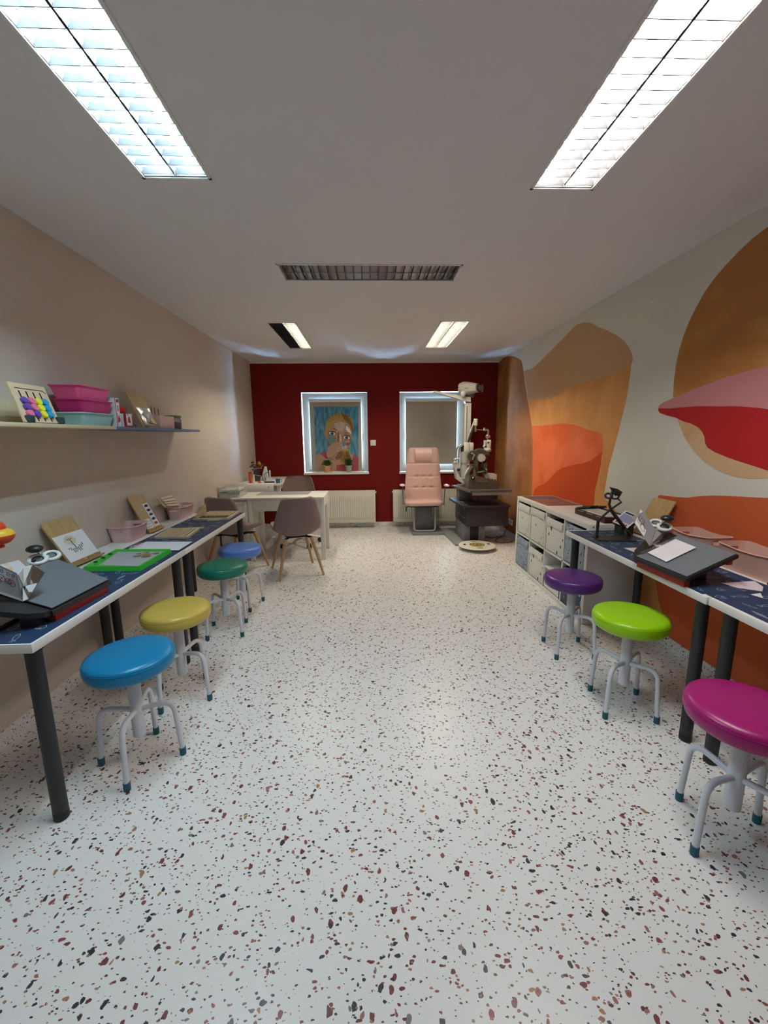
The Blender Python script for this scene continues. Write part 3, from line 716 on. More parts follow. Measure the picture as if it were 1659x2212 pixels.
def lens_holder(t, o, p, q, k, base):
    n_ = Vector((0, 0, 1)).lerp((Vector((0, 0, CAMH))-p).normalized(), .35).normalized()
    mid = (p+q)/2
    b = loc(B(), o); b.tube(fillet([base, (base+k)/2+Vector((0, 0, .005)), mid], .03), .005); ring(b, p, .029, n_, .009); ring(b, q, .029, n_, .009); b.tube([p.lerp(q, .3), p.lerp(q, .7)], .009)
    h = b.done('lens_holder', white_pl, t)
    b = loc(B(), o); ring(b, p, .0195, n_, .004); ring(b, q, .0195, n_, .004)
    s = (q-p).normalized(); b.box(p-s*.027-n_*.004, (.014, .014, .012), 0, .003); b.box(q+s*.024+n_*.004, (.012, .012, .012), 0, .003); b.done('lens_rim', blk, h)
    for c in (p, q):
        b = loc(B(), o); b.cyl(c-n_*.002, c+n_*.002, .018, n=24); b.done('lens', lensm, h)
    b = loc(B(), o); b.tube([mid, k], .006, m=0); b.done('knob_stem', chrome, h)
    b = loc(B(), o); b.ball(k, (.034, .030, .017), 8, 0, 6); b.done('knob', blk, h, ang=50)
RB = [(1.399, 1.705, .79), (1.379, 2.025, .79), (1.646, 2.094, .88), (1.637, 1.735, .88)]
trainer('vision_trainer', 'dark grey slanted vision trainer with clipped paper on the right table', 1, (1.5, 1.9, TT), *RB, True, decor_R)
def decor_L(t, o):
    P1 = at(*c2(345, 1238), 0, -1.285)
    Q2 = at(*c2(250, 815), 0, -1.29); Q3 = at(*c2(-130, 640), 0, -1.36); Q4 = at(*c2(-130, 1080), 0, -1.345)
    b = loc(B(), o); quad(b, [P1, Q2, Q3, Q4], .003); pl = b.done('picture_plate', greyp, t, flat=True)
    n = (Q2-P1).cross(Q4-P1).normalized()
    if n.x < 0: n = -n
    def onp(a, c): return P1+(Q4-P1)*a+(Q2-P1)*c+n*.0035
    b = loc(B(), o)
    for a_, c_, r_ in ((.25, .55, .012), (.36, .58, .010), (.55, .62, .012), (.3, .85, .006), (.15, .86, .005), (.5, .88, .006), (.7, .5, .012)):
        b.ribbon([onp(a_+r_/.12*math.cos(i*PI/6), c_+r_/.1*math.sin(i*PI/6)) for i in range(12)], .0016, n, 0, True)
        b.poly([onp(a_+r_*.4/.12*math.cos(i*PI/3), c_+r_*.3/.1*math.sin(i*PI/3)) for i in range(6)], 1)
    b.done('printed_marks', [ink, ink_r], pl, flat=True, fix=False)
    R1 = at(*c2(430, 1200), 0, -1.27); R2 = at(*c2(672, 815), 0, -1.25); R3 = at(*c2(490, 690), 0, -1.30); R4 = at(*c2(345, 1020), 0, -1.30)
    b = loc(B(), o); quad(b, [R1, R2, R3, R4], .003); b.done('mirror_leaf', mirror, t, flat=True)
    S2 = at(*c2(260, 840), 0, -1.29); S3 = at(*c2(335, 725), 0, -1.32)
    b = loc(B(), o); quad(b, [R4, R3, S3, S2], .003); b.done('inner_leaf', P('pale_leaf', (.62, .62, .58), .5), t, flat=True)
    b = loc(B(), o); quad(b, [P1, R1, at(*c2(560, 965), 0, -1.26), R4], .002); b.done('picture_tray', paper, t, flat=True)
    lens_holder(t, o, at(*c2(565, 612), 0, -1.45), at(*c2(765, 555), 0, -1.46), at(*c2(515, 455), 0, -1.46), at(*c2(610, 900), 0, -1.43))
    b = loc(B(), o); 
    for s in (0, 1): b.tube([at(*c2(470+60*s, 1170), 0, -1.29), at(*c2(500+50*s, 1165), 0, -1.29)], .006)
    b.done('sheet_clip', chrome, t)
LB = [(-1.195, 1.512, .79), (-1.180, 1.828, .79), (-1.406, 1.855, .88), (-1.425, 1.50, .88)]
trainer('vision_trainer', 'blue grey slanted vision trainer with mirror leaves on the left desk', -1, (-1.3, 1.65, TT), *LB, False, decor_L)
# brown board beneath the left trainer, sheet by the wall, hanging toy
b = B(); o = (-1.42, 1.475, TT+.002)
tag(b.prism([(-1.350, 1.44, TT+.0018), (-1.350, 1.545, TT+.0018), (-1.535, 1.545, TT+.0018), (-1.535, 1.39, TT+.0018)], (0, 0, .012)).done('wooden_board', oak_d, flat=True), 'brown wooden board lying on the left desk at the left edge of the photo', 'board')
art = cloudy('orange_white_print', (.80, .42, .06), (.78, .76, .82), 9, lo=.42, hi=.5)
b = B(); b.prism([(-1.60, 1.62, TT+.0018), (-1.60, 1.99, TT+.0018), (-1.69, 1.99, .845), (-1.69, 1.62, .875)], (-.002, 0, 0))
tag(b.done('picture_sheet', art, flat=True), 'orange and white printed sheet propped behind the blue grey trainer', 'sheet')
t = thing('hanging_toy', 'red orange round toy hanging at the left edge of the photo', 'toy', (-1.45, 1.625, 1.0))
red_o = P('red_orange_rubber', (.75, .07, .02), .35)
b = B(); b.lathe([(.0, .0), (.020, .0), (.021, .006), (.017, .012), (.040, .018), (.054, .034), (.057, .048), (.050, .062), (.034, .070)], n=28); b.lathe([(.030, .066), (.034, .078), (.028, .095), (.014, .105), (0, .107)], n=24); b.done('toy_body', red_o, t)
b = B(); b.lathe([(.0575, .050), (.0545, .058), (.048, .067), (.036, .0735), (.030, .0735), (.030, .066)], n=28); b.done('yellow_band', P('yellow_rubber', (.85, .5, .05), .4), t)
b = B(); b.cyl((0, 0, .105), (0, 0, ZC-1.0), .0012, n=6); b.done('string', white_pl, t)
# ---------------------------------------------------------------- reading stands
def stand(label, x_f, x_t, ya, yb, zt, mir):
    s = -1 if x_f < 0 else 1
    t = thing('reading_stand', label, 'reading stand', ((x_f+x_t)/2, (ya+yb)/2, TT), 0, 'wooden reading stands')
    o = ((x_f+x_t)/2, (ya+yb)/2, TT)
    a, c = Vector((x_f+s*.012, ya+.028, TT+.014)), Vector((x_t, ya, zt))
    w = Vector((0, yb-ya, 0)); vdir = (c-a)
    n = vdir.cross(w).normalized()
    if n.x*s > 0: n = -n
    b = loc(B(), o); pts = []
    wl = (yb-ya); hl = vdir.length
    for px, py in rrect(wl, hl, .012, 4): pts.append(a+w*(px/wl+.5)+vdir*(py/hl+.5))
    b.prism(pts, -n*.008); b.done('board', oak, t)
    b = loc(B(), o); b.prism([a+n*.0-Vector((0, 0, .014)), a+n*.0+Vector((0, 0, .012)), a+n*.008+Vector((0, 0, .012)), a+n*.008-Vector((0, 0, .014))], w*.40)
    b.prism([a+w*.55-Vector((0, 0, .014)), a+w*.55+Vector((0, 0, .012)), a+w*.55+n*.008+Vector((0, 0, .012)), a+w*.55+n*.008-Vector((0, 0, .014))], w*.45)
    b.prism([a-Vector((0, 0, .014)), a-Vector((0, 0, .004)), a+n*.03-Vector((0, 0, .004)), a+n*.03-Vector((0, 0, .014))], w); b.done('ledge', oak, t, flat=True)
    b = loc(B(), o); m = a+w*.5+vdir*.6-n*.009
    b.prism([m-w*.06, m+w*.06, Vector((x_t+s*.002, (ya+yb)/2+.03, TT)), Vector((x_t+s*.002, (ya+yb)/2-.03, TT))], -n*.005) if abs(x_t) < 1.70 else b.prism([m-w*.06, m+w*.06, m+w*.06-vdir*.55-n*.03, m-w*.06-vdir*.55-n*.03], -n*.005)
    b.done('prop_leg', oak_d, t, flat=True)
    return a, w, vdir, n
a, w, v, n = stand('wooden reading stand behind the tulip dot card on the left desk', -1.585, -1.708, 2.172, 2.405, .983, 1)
o = tuple(a+w*.5)
b = loc(B(), o); k = n*.001
def cardp(a_, w_, v_, n_): return lambda x, y, h=0.: a_+w_*x+v_*y+n_*(.0012+h)
cp = cardp(a, w, v, n)
b.prism([cp(.01, .06), cp(1.0, .06), cp(1.0, .66), cp(.01, .66)], n*.0012)
def dot(x, y, m, r=.0032):
    c_ = cp(x, y, .0015); e1 = w.normalized()*r; e2 = v.normalized()*r
    b.poly([c_-e1-e2, c_+e1-e2, c_+e1+e2, c_-e1+e2], m)
for i in range(-5, 6):
    for j in range(-5, 6):
        if i*i+j*j < 27: dot(.42+i*.034, .505+j*.021, 3, .0026)
for x, y in ((.36, .535), (.42, .535), (.48, .535), (.42, .515)): dot(x, y, 2, .0042)
for j in range(9): dot(.44+.003*j, .49-.028*j, 1, .0034)
for i, j in ((2, 0), (3, 1), (4, 2), (3, 2), (4, 3), (2, 1), (-2, 0), (-3, 1), (-4, 2), (-3, 2), (-2, 1), (2, 2), (1, 0), (-1, 0), (1, 1), (-1, 1), (1, -1), (-1, -1), (2, -1), (-2, -1)): dot(.46+i*.058, .27+j*.034, 1, .0034)
tag(b.done('dot_card', [paper, ink, ink_r, ink_y], flat=True, fix=False, loc=o), 'white card with a dotted tulip resting on the nearest wooden reading stand', 'card')
a, w, v, n = stand('wooden reading stand holding narrow picture cards, second along the left wall', -1.592, -1.708, 2.970, 3.165, 1.012, 1)
cp = cardp(a, w, v, n); o = tuple(a+w*.5)
b = loc(B(), o); b.prism([cp(.58, .06), cp(.95, .06), cp(.95, .72), cp(.58, .72)], n*.0012)
for i in range(5):
    y = .12+i*.125
    b.poly([cp(.66, y, .0015), cp(.88, y, .0015), cp(.90, y+.05, .0015), cp(.80, y+.07, .0015), cp(.64, y+.05, .0015)], 1 if i != 0 else 2)
tag(b.done('picture_card', [paper, ink, ink_r], flat=True, fix=False, loc=o), 'tall narrow white card with five dark pictures on the second reading stand', 'card')
b = loc(B(), o); b.prism([cp(.02, .06), cp(.54, .06), cp(.50, .32), cp(.02, .32)], n*.0012)
for i in range(4):
    for j in range(3): b.poly([cp(.08+i*.11, .1+j*.07, .0015), cp(.12+i*.11, .1+j*.07, .0015), cp(.12+i*.11, .125+j*.07, .0015), cp(.08+i*.11, .125+j*.07, .0015)], 1)
tag(b.done('dot_card', [paper, ink], flat=True, fix=False, loc=o), 'short white card with black dots low on the second reading stand', 'card')
stand('wooden reading stand against the salmon mural on the right table', 1.845, 1.955, 2.545, 2.752, .985, -1)
# ---------------------------------------------------------------- baskets
def basket(label, cx, cy, z, wx, wy, h, mat, flare=.018, dip=.010):
    t = thing('basket', label, 'basket', (cx, cy, z), 0, 'pink plastic baskets')
    b = B(); N = 64
    def rr(wx_, wy_, r):
        out = []; pts = rrect(wx_, wy_, r, 5)
        L_ = [0]
        for p, q in zip(pts, pts[1:]+pts[:1]): L_.append(L_[-1]+math.dist(p, q))
        for i in range(N):
            s = L_[-1]*i/N; k = max(j for j in range(len(pts)) if L_[j] <= s+1e-9); f = (s-L_[k])/max(L_[k+1]-L_[k], 1e-9)
            p, q = pts[k], pts[(k+1) % len(pts)]; out.append((p[0]+(q[0]-p[0])*f, p[1]+(q[1]-p[1])*f))
        return out
    K = 9; rings = []
    for inner in (0, 1):
        for j in range(K+1):
            f = j/K if not inner else 1-j/K
            off = .0028*inner
            P_ = rr(wx+2*flare*f-2*off, wy+2*flare*f-2*off, .028+.006*f)
            rg = []
            for x, y in P_:
                e = abs(y)/(wy/2+flare*f)
                hz = h-dip*(1-min(1, max(0, (e-.25)/.6)))
                rg.append((x, y, (.003 if inner else 0)+hz*f if f > 0 else .003*inner))
            rings.append(rg)
    vs = [p for r_ in rings for p in r_]; fs = []
    for j in range(len(rings)-1):
        for i in range(N):
            m = [vs[j*N+i], vs[j*N+(i+1) % N], vs[(j+1)*N+i], vs[(j+1)*N+(i+1) % N]]
            mx_ = sum(p[0] for p in m)/4; my = sum(p[1] for p in m)/4; f = sum(p[2] for p in m)/4/h
            if abs(my) > wy/2*.95 and abs(mx_) < .036 and .62 < f < .84: continue
            fs.append((j*N+i, j*N+(i+1) % N, (j+1)*N+(i+1) % N, (j+1)*N+i))
    fs += [tuple(range(N))[::-1], tuple(range((len(rings)-1)*N, len(rings)*N))]
    b._add(vs, fs, 0); b.done('basket_shell', mat, t, ang=50)
    b = B(); P_ = rr(wx+2*flare+.003, wy+2*flare+.003, .034)
    pts = []
    for x, y in P_:
        e = abs(y)/(wy/2+flare); pts.append((x, y, h-dip*(1-min(1, max(0, (e-.25)/.6)))))
    b.tube(pts, .0026, 6, closed=True); b.done('basket_rim', mat, t)
    return t
pinkp = P('dusty_pink_plastic', (.72, .48, .47), .4)
pinkt = P('peach_pink_plastic', (.86, .55, .47), .35, trans=.25)
basket('dusty pink basket on the left desk with a red thing inside, between the reading stands', -1.652, 2.843, TT, .125, .215, .105, pinkp)
basket('dusty pink basket at the far end of the left desk holding a slatted wooden board', -1.652, 3.645, TT, .10, .265, .105, pinkp)
basket('peach pink basket on the right table, farther one, by the mural wall', 1.878, 2.225, TT, .13, .235, .125, pinkt)
basket('peach pink basket on the right table, nearer one, behind the dark grey trainer', 1.878, 1.85, TT, .13, .32, .125, pinkt)
b = B(); b.ball((-1.62, 2.90, .79), (.03, .038, .026), 16); b.ball((-1.66, 2.86, .775), (.03, .03, .035), 16)
tag(b.done('red_ball', P('red_plastic', (.6, .03, .02), .4)), 'red rounded thing inside the nearer dusty pink basket', 'toy')
t = thing('slatted_board', 'pale slatted wooden board leaning in the far dusty pink basket', 'wooden board', (-1.665, 3.50, .78))
o = (-1.665, 3.50, .78)
q = [at(*c8(140, 195), 0, -1.69), at(*c8(355, 145), 0, -1.69), at(*c8(480, 325), 0, -1.645), at(*c8(262, 330), 0, -1.645)]
b = loc(B(), o); quad(b, [q[0], q[1], q[2], q[3]], .006); b.done('back_board', pine, t, flat=True)
n = (q[1]-q[0]).cross(q[3]-q[0]).normalized(); n = n if n.x > 0 else -n
b = loc(B(), o)
for i in range(4):
    f0 = .03+.25*i; f1 = f0+.17
    l0 = q[0].lerp(q[3], f0); l1 = q[0].lerp(q[3], f1); r0 = q[1].lerp(q[2], f0); r1 = q[1].lerp(q[2], f1)
    b.prism([l0.lerp(r0, .12)+n*.003, l0.lerp(r0, .98)+n*.003, l1.lerp(r1, .98)+n*.003, l1.lerp(r1, .12)+n*.003], n*.010)
    s_ = b.done('slat', P('pale_slat_wood', (.66, .57, .42), .6), t, flat=True); b = loc(B(), o)
b.bm.free()
# ---------------------------------------------------------------- green drawing board, clipboard, number boards
ZT = TT+.0018
t = thing('drawing_board', 'bright green framed magnetic drawing board on the left desk', 'drawing board', (-1.355, 2.30, ZT))
gq = [Vector(p) for p in ((-1.500, 2.135, ZT), (-1.196, 2.118, ZT), (-1.196, 2.470, ZT), (-1.538, 2.49, ZT))]
gr = P('bright_green_plastic', (.025, .46, .03), .35)
o = (-1.355, 2.30, ZT)
def inset(qd, d):
    c_ = sum(qd, Vector())/len(qd); return [p+(c_-p)*d for p in qd]
b = loc(B(), o); inn = inset(gq, .20); inn[0] = gq[0].lerp(gq[2], .17); 
tp = Vector((0, 0, .024)); sl = [p+(sum(gq, Vector())/4-p)*.03+tp for p in gq]; it = [p+Vector((0, 0, .016)) for p in inn]
vs = gq+sl+it; fs = [(3, 2, 1, 0)]
for i in range(4):
    j = (i+1) % 4; fs += [(i, j, 4+j, 4+i), (4+i, 4+j, 8+j, 8+i)]
fs.append((8, 9, 10, 11)); b._add(vs, fs[:-1]); b.done('board_frame', gr, t, ang=30)
b = loc(B(), o); b.prism([p+Vector((0, 0, .0135)) for p in inn], (0, 0, .0025)); sc = b.done('drawing_screen', P('grey_lilac_screen', (.42, .43, .50), .3), t, flat=True)
b = loc(B(), o)
ce = inn[2]+Vector((-.07, -.06, .0164))
for k, (dx, dy, r, m) in enumerate(((0, 0, .028, 1), (-.035, -.03, .022, 0), (.02, -.04, .025, 0), (-.05, .02, .018, 1), (.045, .02, .02, 0), (-.02, .04, .02, 1))):
    b.poly([ce+Vector((dx+r*(1+.3*math.sin(3*a_))*math.cos(a_*2*PI/10), dy+r*math.sin(a_*2*PI/10), .0002*k)) for a_ in range(10)], m)
b.done('scribble_colours', [P('olive_scribble', (.12, .17, .05), .6), P('brown_scribble', (.33, .20, .12), .6)], sc, flat=True, fix=False)
b = loc(B(), o)
for i in range(3):
    p = gq[0].lerp(gq[3], .25+.22*i).lerp(gq[1].lerp(gq[2], .25+.22*i), .07)+Vector((0, 0, .0225)); b.cyl(p, p+Vector((0, 0, .004)), .010, n=16)
    b.done('magnet_stamp', blk, t); b = loc(B(), o)
b.bm.free()
t = thing('clipboard', 'black clipboard with white paper beside the green drawing board', 'clipboard', (-1.335, 2.63, ZT))
o = (-1.335, 2.63, ZT); cq = [Vector((x, y, ZT)) for x, y in ((-1.512, 2.535), (-1.163, 2.50), (-1.167, 2.722), (-1.497, 2.748))]
b = loc(B(), o); b.prism(cq, (0, 0, .003)); b.done('backing_board', blk, t, flat=True)
b = loc(B(), o); b.prism([p+Vector((0, 0, .003)) for p in inset(cq, .05)], (0, 0, .0015)); b.done('paper_sheet', P('ruled_paper', (.74, .76, .82), .8, var=.03, vscale=60), t, flat=True)
b = loc(B(), o); b.box((-1.495, 2.63, ZT+.008), (.02, .12, .008), 0, .003); b.tube([(-1.50, 2.58, ZT+.013), (-1.475, 2.60, ZT+.014), (-1.475, 2.66, ZT+.014), (-1.50, 2.68, ZT+.013)], .0018, 6); b.done('metal_clip', chrome, t)
def number_board(label, qd, n_slots, zt, extra=None, va=.09, vb_=.91):
    o = Vector((sum(p[0] for p in qd)/4, sum(p[1] for p in qd)/4, ZT))
    t = thing('number_board', label, 'number board', o, 0, 'wooden number boards')
    q = [Vector((x, y, ZT)) for x, y in qd]
    b = loc(B(), o); b.prism(q, (0, 0, zt*.55)); b.done('board_base', pine, t, flat=True)
    b = loc(B(), o); up = Vector((0, 0, zt*.55))
    def on(u, v): return q[0].lerp(q[1], u).lerp(q[3].lerp(q[2], u), v)+up
    for (u0, v0, u1, v1) in ((0, 0, 1, .05), (0, .95, 1, 1), (0, .05, .06, .95), (.94, .05, 1, .95)):
        b.prism([on(u0, v0), on(u1, v0), on(u1, v1), on(u0, v1)], (0, 0, zt*.45))
    b.done('board_edge', P('pale_board_edge', (.62, .55, .40), .6), t, flat=True)
    for i in range(n_slots):
        u0 = .10+i*.80/n_slots; wd_ = .047*10/n_slots
        b = loc(B(), o); b.prism([on(u0, va), on(u0+wd_, va), on(u0+wd_, vb_), on(u0, vb_)], (0, 0, zt*.40)); b.done('number_rod', P('rod_wood', (.60, .47, .29), .55), t, flat=True)
    b = loc(B(), o); b.prism([on(.08, .07), on(.92, .07), on(.92, .93), on(.08, .93)], (0, 0, .001)); b.done('groove_floor', P('dark_groove', (.13, .085, .05), .8), t, flat=True)
    if extra: extra(t, o, on)
    return t
def nums(t, o, on):
    b = loc(B(), o)
    for i in range(6):
        v = .12+i*.13
        b.prism([on(v, .13), on(v+.085, .13), on(v+.085, .29), on(v, .29)], (0, 0, .006)); b.done('number_tile', P('dark_brown_tile', (.07, .03, .02), .5), t, flat=True); b = loc(B(), o)
    b.bm.free()
number_board('pale grooved number board lying on the navy runner behind the clipboard', [(-1.481, 2.838), (-1.247, 2.82), (-1.272, 3.085), (-1.498, 3.108)], 10, .018)
number_board('wooden number board with dark number tiles at the far end of the left desk', [(-1.478, 3.466), (-1.183, 3.462), (-1.192, 3.800), (-1.462, 3.815)], 10, .018, nums, .40, .92)
b = B()
for i in range(10):
    y = 3.45+i*.024; b.span((-1.452, y, .7545), (-1.446, y+.021, .775+i*.0075)); 
tag(b.done('rod_staircase', pine, flat=True), 'upright staircase of wooden rods standing on the far number board', 'wooden rods')
b = B(); b.box((-1.312, 3.128, ZT+.006), (.11, .02, .012), .1); tag(b.done('wooden_block', pine), 'flat wooden strip behind the nearer number board', 'wooden block')
b = B(); b.box((-1.30, 3.448, ZT+.004), (.10, .022, .008), .02); tag(b.done('wooden_strip', P('pale_strip_wood', (.6, .52, .38), .6)), 'pale wooden strip lying against the near edge of the far number board', 'wooden block')
# ---------------------------------------------------------------- right table: papers, black stand, dark thing at the edge
def sheet(label, pts, z=ZT, mat=None, name='paper_sheet', grp=None):
    c_ = sum((Vector((x, y, z)) for x, y in pts), Vector())/len(pts)
    b = loc(B(), c_); b.prism([(x, y, z+.0002) for x, y in pts], (0, 0, .0006)); return tag(b.done(name, mat or paper, flat=True, loc=c_), label, 'paper', grp)
lil = P('lilac_paper', (.72, .62, .68), .8)
sheet('torn lilac sheet of paper on the navy runner near the right edge', [(1.603, 1.751), (1.776, 1.767), (1.745, 1.693), (1.690, 1.640), (1.62, 1.69)], ZT+.001, lil)
sheet('small white slip of paper under the torn lilac sheet at the right edge', [tuple(at(*c5(x, y), 2, ZT)[:2]) for x, y in ((1450, 1245), (1570, 1228), (1600, 1290))])
sheet('white paper corner between the black stand and the dark grey trainer', [tuple(at(*c3(x, y), 2, ZT)[:2]) for x, y in ((820, 985), (1040, 975), (1000, 1050), (960, 1040))])
t = thing('prism_holder', 'black handheld thing lying at the right edge of the photo', 'viewer', (1.64, 1.50, ZT))
b = B(); b.box((.02, -.0, .035), (.07, .15, .07), -.25, .02); b.box((.06, .06, .03), (.05, .07, .05), -.3, .015); b.done('viewer_body', blk, t)
b = B(); b.cyl((.02, .05, .055), (.02, .085, .06), .012, n=16); b.done('viewer_eyepiece', redb, t)
t = thing('lens_stand', 'black angular lens stand shaped like a walking figure', 'lens stand', (1.62, 2.60, ZT))
o = (1.62, 2.60, ZT)
def s3(x, y, yy=2.60): return at(*c3(x, y), 1, yy)
b = loc(B(), o); b.prism([(1.49, 2.662, ZT), (1.469, 2.536, ZT), (1.70, 2.508, ZT), (1.767, 2.66, ZT)], (0, 0, .006)); b.done('base_plate', blk, t, flat=True)
b = loc(B(), o)
ff = s3(440, 835); kn = s3(462, 600); ap = s3(632, 450); f2 = s3(840, 870, 2.56); k2_ = s3(835, 720, 2.58)
b.tube([Vector((ff.x, 2.60, ZT+.004)), kn], .0095, 8); b.tube([kn, ap], .0075, 8); b.tube([ap, k2_], .011, 8); b.tube([k2_, Vector((f2.x, 2.56, ZT+.004))], .012, 8); b.tube([k2_, s3(900, 800, 2.62)], .009, 8); b.done('frame_legs', blk, t)
b = loc(B(), o); b.tube([ap, s3(612, 385), s3(628, 300)], .0075, 8); b.tube([ap, s3(778, 350), s3(720, 290)], .0065, 8); b.done('frame_arms', blk, t)
b = loc(B(), o); nn = Vector((-.3, -.6, .75)).normalized(); ring(b, s3(605, 262), .020, nn, .007); ring(b, s3(690, 268), .022, nn, .006); b.done('lens_rim', blk, t)
b = loc(B(), o); quad(b, [s3(620, 140), s3(735, 170), s3(800, 215), s3(700, 265)], .008); b.box(s3(710, 220), (.05, .04, .03), .4, .006, mat=Matrix.Rotation(.4, 3, 'Y')); b.done('lens_hood', blk, t, flat=True)
# ---------------------------------------------------------------- on the cube shelf
t = thing('lens_tray', 'dark red tray of test cards and lenses on the cube shelf', 'tray', (1.81, 3.09, KH))
o = (1.81, 3.09, KH); maroon = P('maroon_box', (.055, .008, .012), .4)
tq = [Vector((x, y, KH)) for x, y in ((1.70, 3.32), (1.715, 2.905), (1.905, 2.90), (1.905, 3.33))]
b = loc(B(), o); b.prism(tq, (0, 0, .006))
for i in range(4):
    p, q = tq[i], tq[(i+1) % 4]; d = (sum(tq, Vector())/4-(p+q)/2); d.z = 0; d = d.normalized()*.012; b.prism([p, q, q+d, p+d], (0, 0, .045 if i != 2 else .05))
b.done('tray_body', maroon, t, flat=True)
b = loc(B(), o); b.prism([p+Vector((0, 0, .006)) for p in inset(tq, .12)], (0, 0, .034)); b.done('card_stack', paper, t, flat=True)
for k, (u0, u1) in enumerate(((.12, .30), (.42, .62), (.74, .92))):
    b = loc(B(), o); p = tq[0].lerp(tq[1], u0); q = tq[0].lerp(tq[1], u1); b.prism([p+Vector((-.001, 0, .034)), q+Vector((-.001, 0, .034)), q+Vector((.012, 0, .0465)), p+Vector((.012, 0, .0465))], (-.0008, 0, .0008)); b.done('index_tab', paper, t, flat=True)
b = loc(B(), o); b.prism([(1.75, 3.0, KH+.041), (1.86, 3.0, KH+.041), (1.88, 3.28, KH+.041), (1.76, 3.28, KH+.041)], (0, 0, .004)); b.prism([(1.735, 2.93, KH+.041), (1.89, 2.93, KH+.041), (1.89, 2.985, KH+.041), (1.735, 2.985, KH+.041)], (0, 0, .006)); b.done('test_frame', P('pale_grey_frame', (.55, .55, .54), .4), t, flat=True)
def goggles(label, x, y, z, mat, rz):
    t = thing('test_goggles', label, 'test glasses', (x, y, z), rz)
    b = B()
    for s in (-1, 1): ring(b, (s*.034, 0, .012), .026, (0, .25, 1), .008)
    b.tube([(-.012, 0, .016), (0, .006, .02), (.012, 0, .016)], .005); b.done('goggle_frame', mat, t)
    for s in (-1, 1):
        b = B(); b.cyl((s*.034, 0, .010), (s*.034, 0, .014), .024, n=20); b.done('goggle_lens', lensm, t)
goggles('green and black test glasses on the front corner of the dark red tray', 1.752, 3.285, KH+.0455, P('green_black_rubber', (.03, .09, .035), .4), .4)
goggles('black test glasses on the back of the dark red tray near the mural', 1.872, 3.29, KH+.0455, blk, -.3)
t = thing('card_holder', 'tilted black card holder with a lilac printed card beside the lens stand', 'card holder', (1.77, 2.74, TT))
o = (1.77, 2.74, TT)
h = [Vector(p) for p in ((1.70, 2.79, .800), (1.73, 2.655, .778), (1.83, 2.665, .858), (1.80, 2.80, .880))]
b = loc(B(), o); quad(b, h, -.010); b.prism([(1.715, 2.70, TT), (1.80, 2.70, TT), (1.80, 2.78, TT), (1.715, 2.78, TT)], (0, 0, .055)); b.done('holder_body', blk, t, flat=True)
hi = inset(h, .06); nn = (h[1]-h[0]).cross(h[3]-h[0]).normalized(); nn = nn if nn.z > 0 else -nn
b = loc(B(), o); b.prism([p+nn*.0105 for p in hi], nn*.001)
def hq(u, v): return hi[0].lerp(hi[1], u).lerp(hi[3].lerp(hi[2], u), v)+nn*.0122
b.poly([hq(.08, .25), hq(.92, .25), hq(.92, .80), hq(.08, .80)], 1)
for i in range(5): b.poly([hq(.12+.16*i, .08), hq(.24+.16*i, .08), hq(.22+.16*i, .2), hq(.12+.16*i, .18)], 2)
b.poly([hq(.1, .84), hq(.7, .84), hq(.7, .95), hq(.1, .95)], 3)
b.done('printed_card', [paper, P('lilac_print', (.28, .29, .48), .6, var=.2, vscale=60), ink_r, ink], t, flat=True, fix=False)
plum = G('plum_wood_mat', rough=.5)
w_ = plum.noise(plum.mapping((60, 9, 1)), 1.2, 5, .65)
sp_ = plum.n('SeparateXYZ'); plum.l(plum.tc.outputs['Object'], sp_.inputs[0])
plum.color(plum.mix(plum.math('GREATER_THAN', sp_.outputs[1], .10), plum.ramp(w_.outputs['Fac'], [(.3, (.13, .055, .05)), (.7, (.30, .15, .13))]), (.10, .075, .085)))
c_ = Vector((1.80, 4.02, KH)); b = loc(B(), c_); b.prism([(1.622, 4.32, KH), (1.955, 4.32, KH), (1.952, 3.70, KH), (1.637, 3.70, KH)], (0, 0, .0015))
tag(b.done('table_mat', plum.m, flat=True, loc=c_), 'plum brown wood print mat on the far end of the cube shelf', 'mat')
# ================================================================= wall shelf and what stands on it
birch = wood('birch_shelf', (.56, .46, .28), (.68, .58, .38), .6)
bluegrey = P('blue_grey_shelf_paint', (.13, .17, .27), .55)
SZ, SX0, SX1 = 1.488, XL, -1.50
def shelf(label, y0, y1, mat, ys):
    t = thing('wall_shelf', label, 'shelf', (XL, (y0+y1)/2, SZ))
    o = (XL, (y0+y1)/2, SZ)
    b = loc(B(), o); b.span((SX0+.001, y0, SZ-.018), (SX1, y1, SZ), .001); b.done('shelf_board', mat, t)
    b = loc(B(), o); b.span((SX0+.001, ys[0], SZ), (SX0+.017, ys[1], SZ+.107), .001); b.done('back_panel', mat, t)
    b = loc(B(), o)
    for i in range(3):
        yy = ys[0]+(ys[1]-ys[0])*(.2+.3*i); b.cyl((SX0+.017, yy, SZ+.04), (SX0+.019, yy, SZ+.04), .005, n=12); b.done('panel_screw', P('screw_dark', (.05, .05, .05), .4, .8), t); b = loc(B(), o)
    b.bm.free()
shelf('birch wall shelf on the left wall, cut by the left edge of the photo', 1.25, 2.588, birch, (1.25, 2.528))
shelf('blue grey wall shelf on the left wall, the far half of the long shelf', 2.590, 3.838, bluegrey, (2.53, 2.98))
e2 = crop(0, 820, 240); e3 = crop(220, 820, 230)
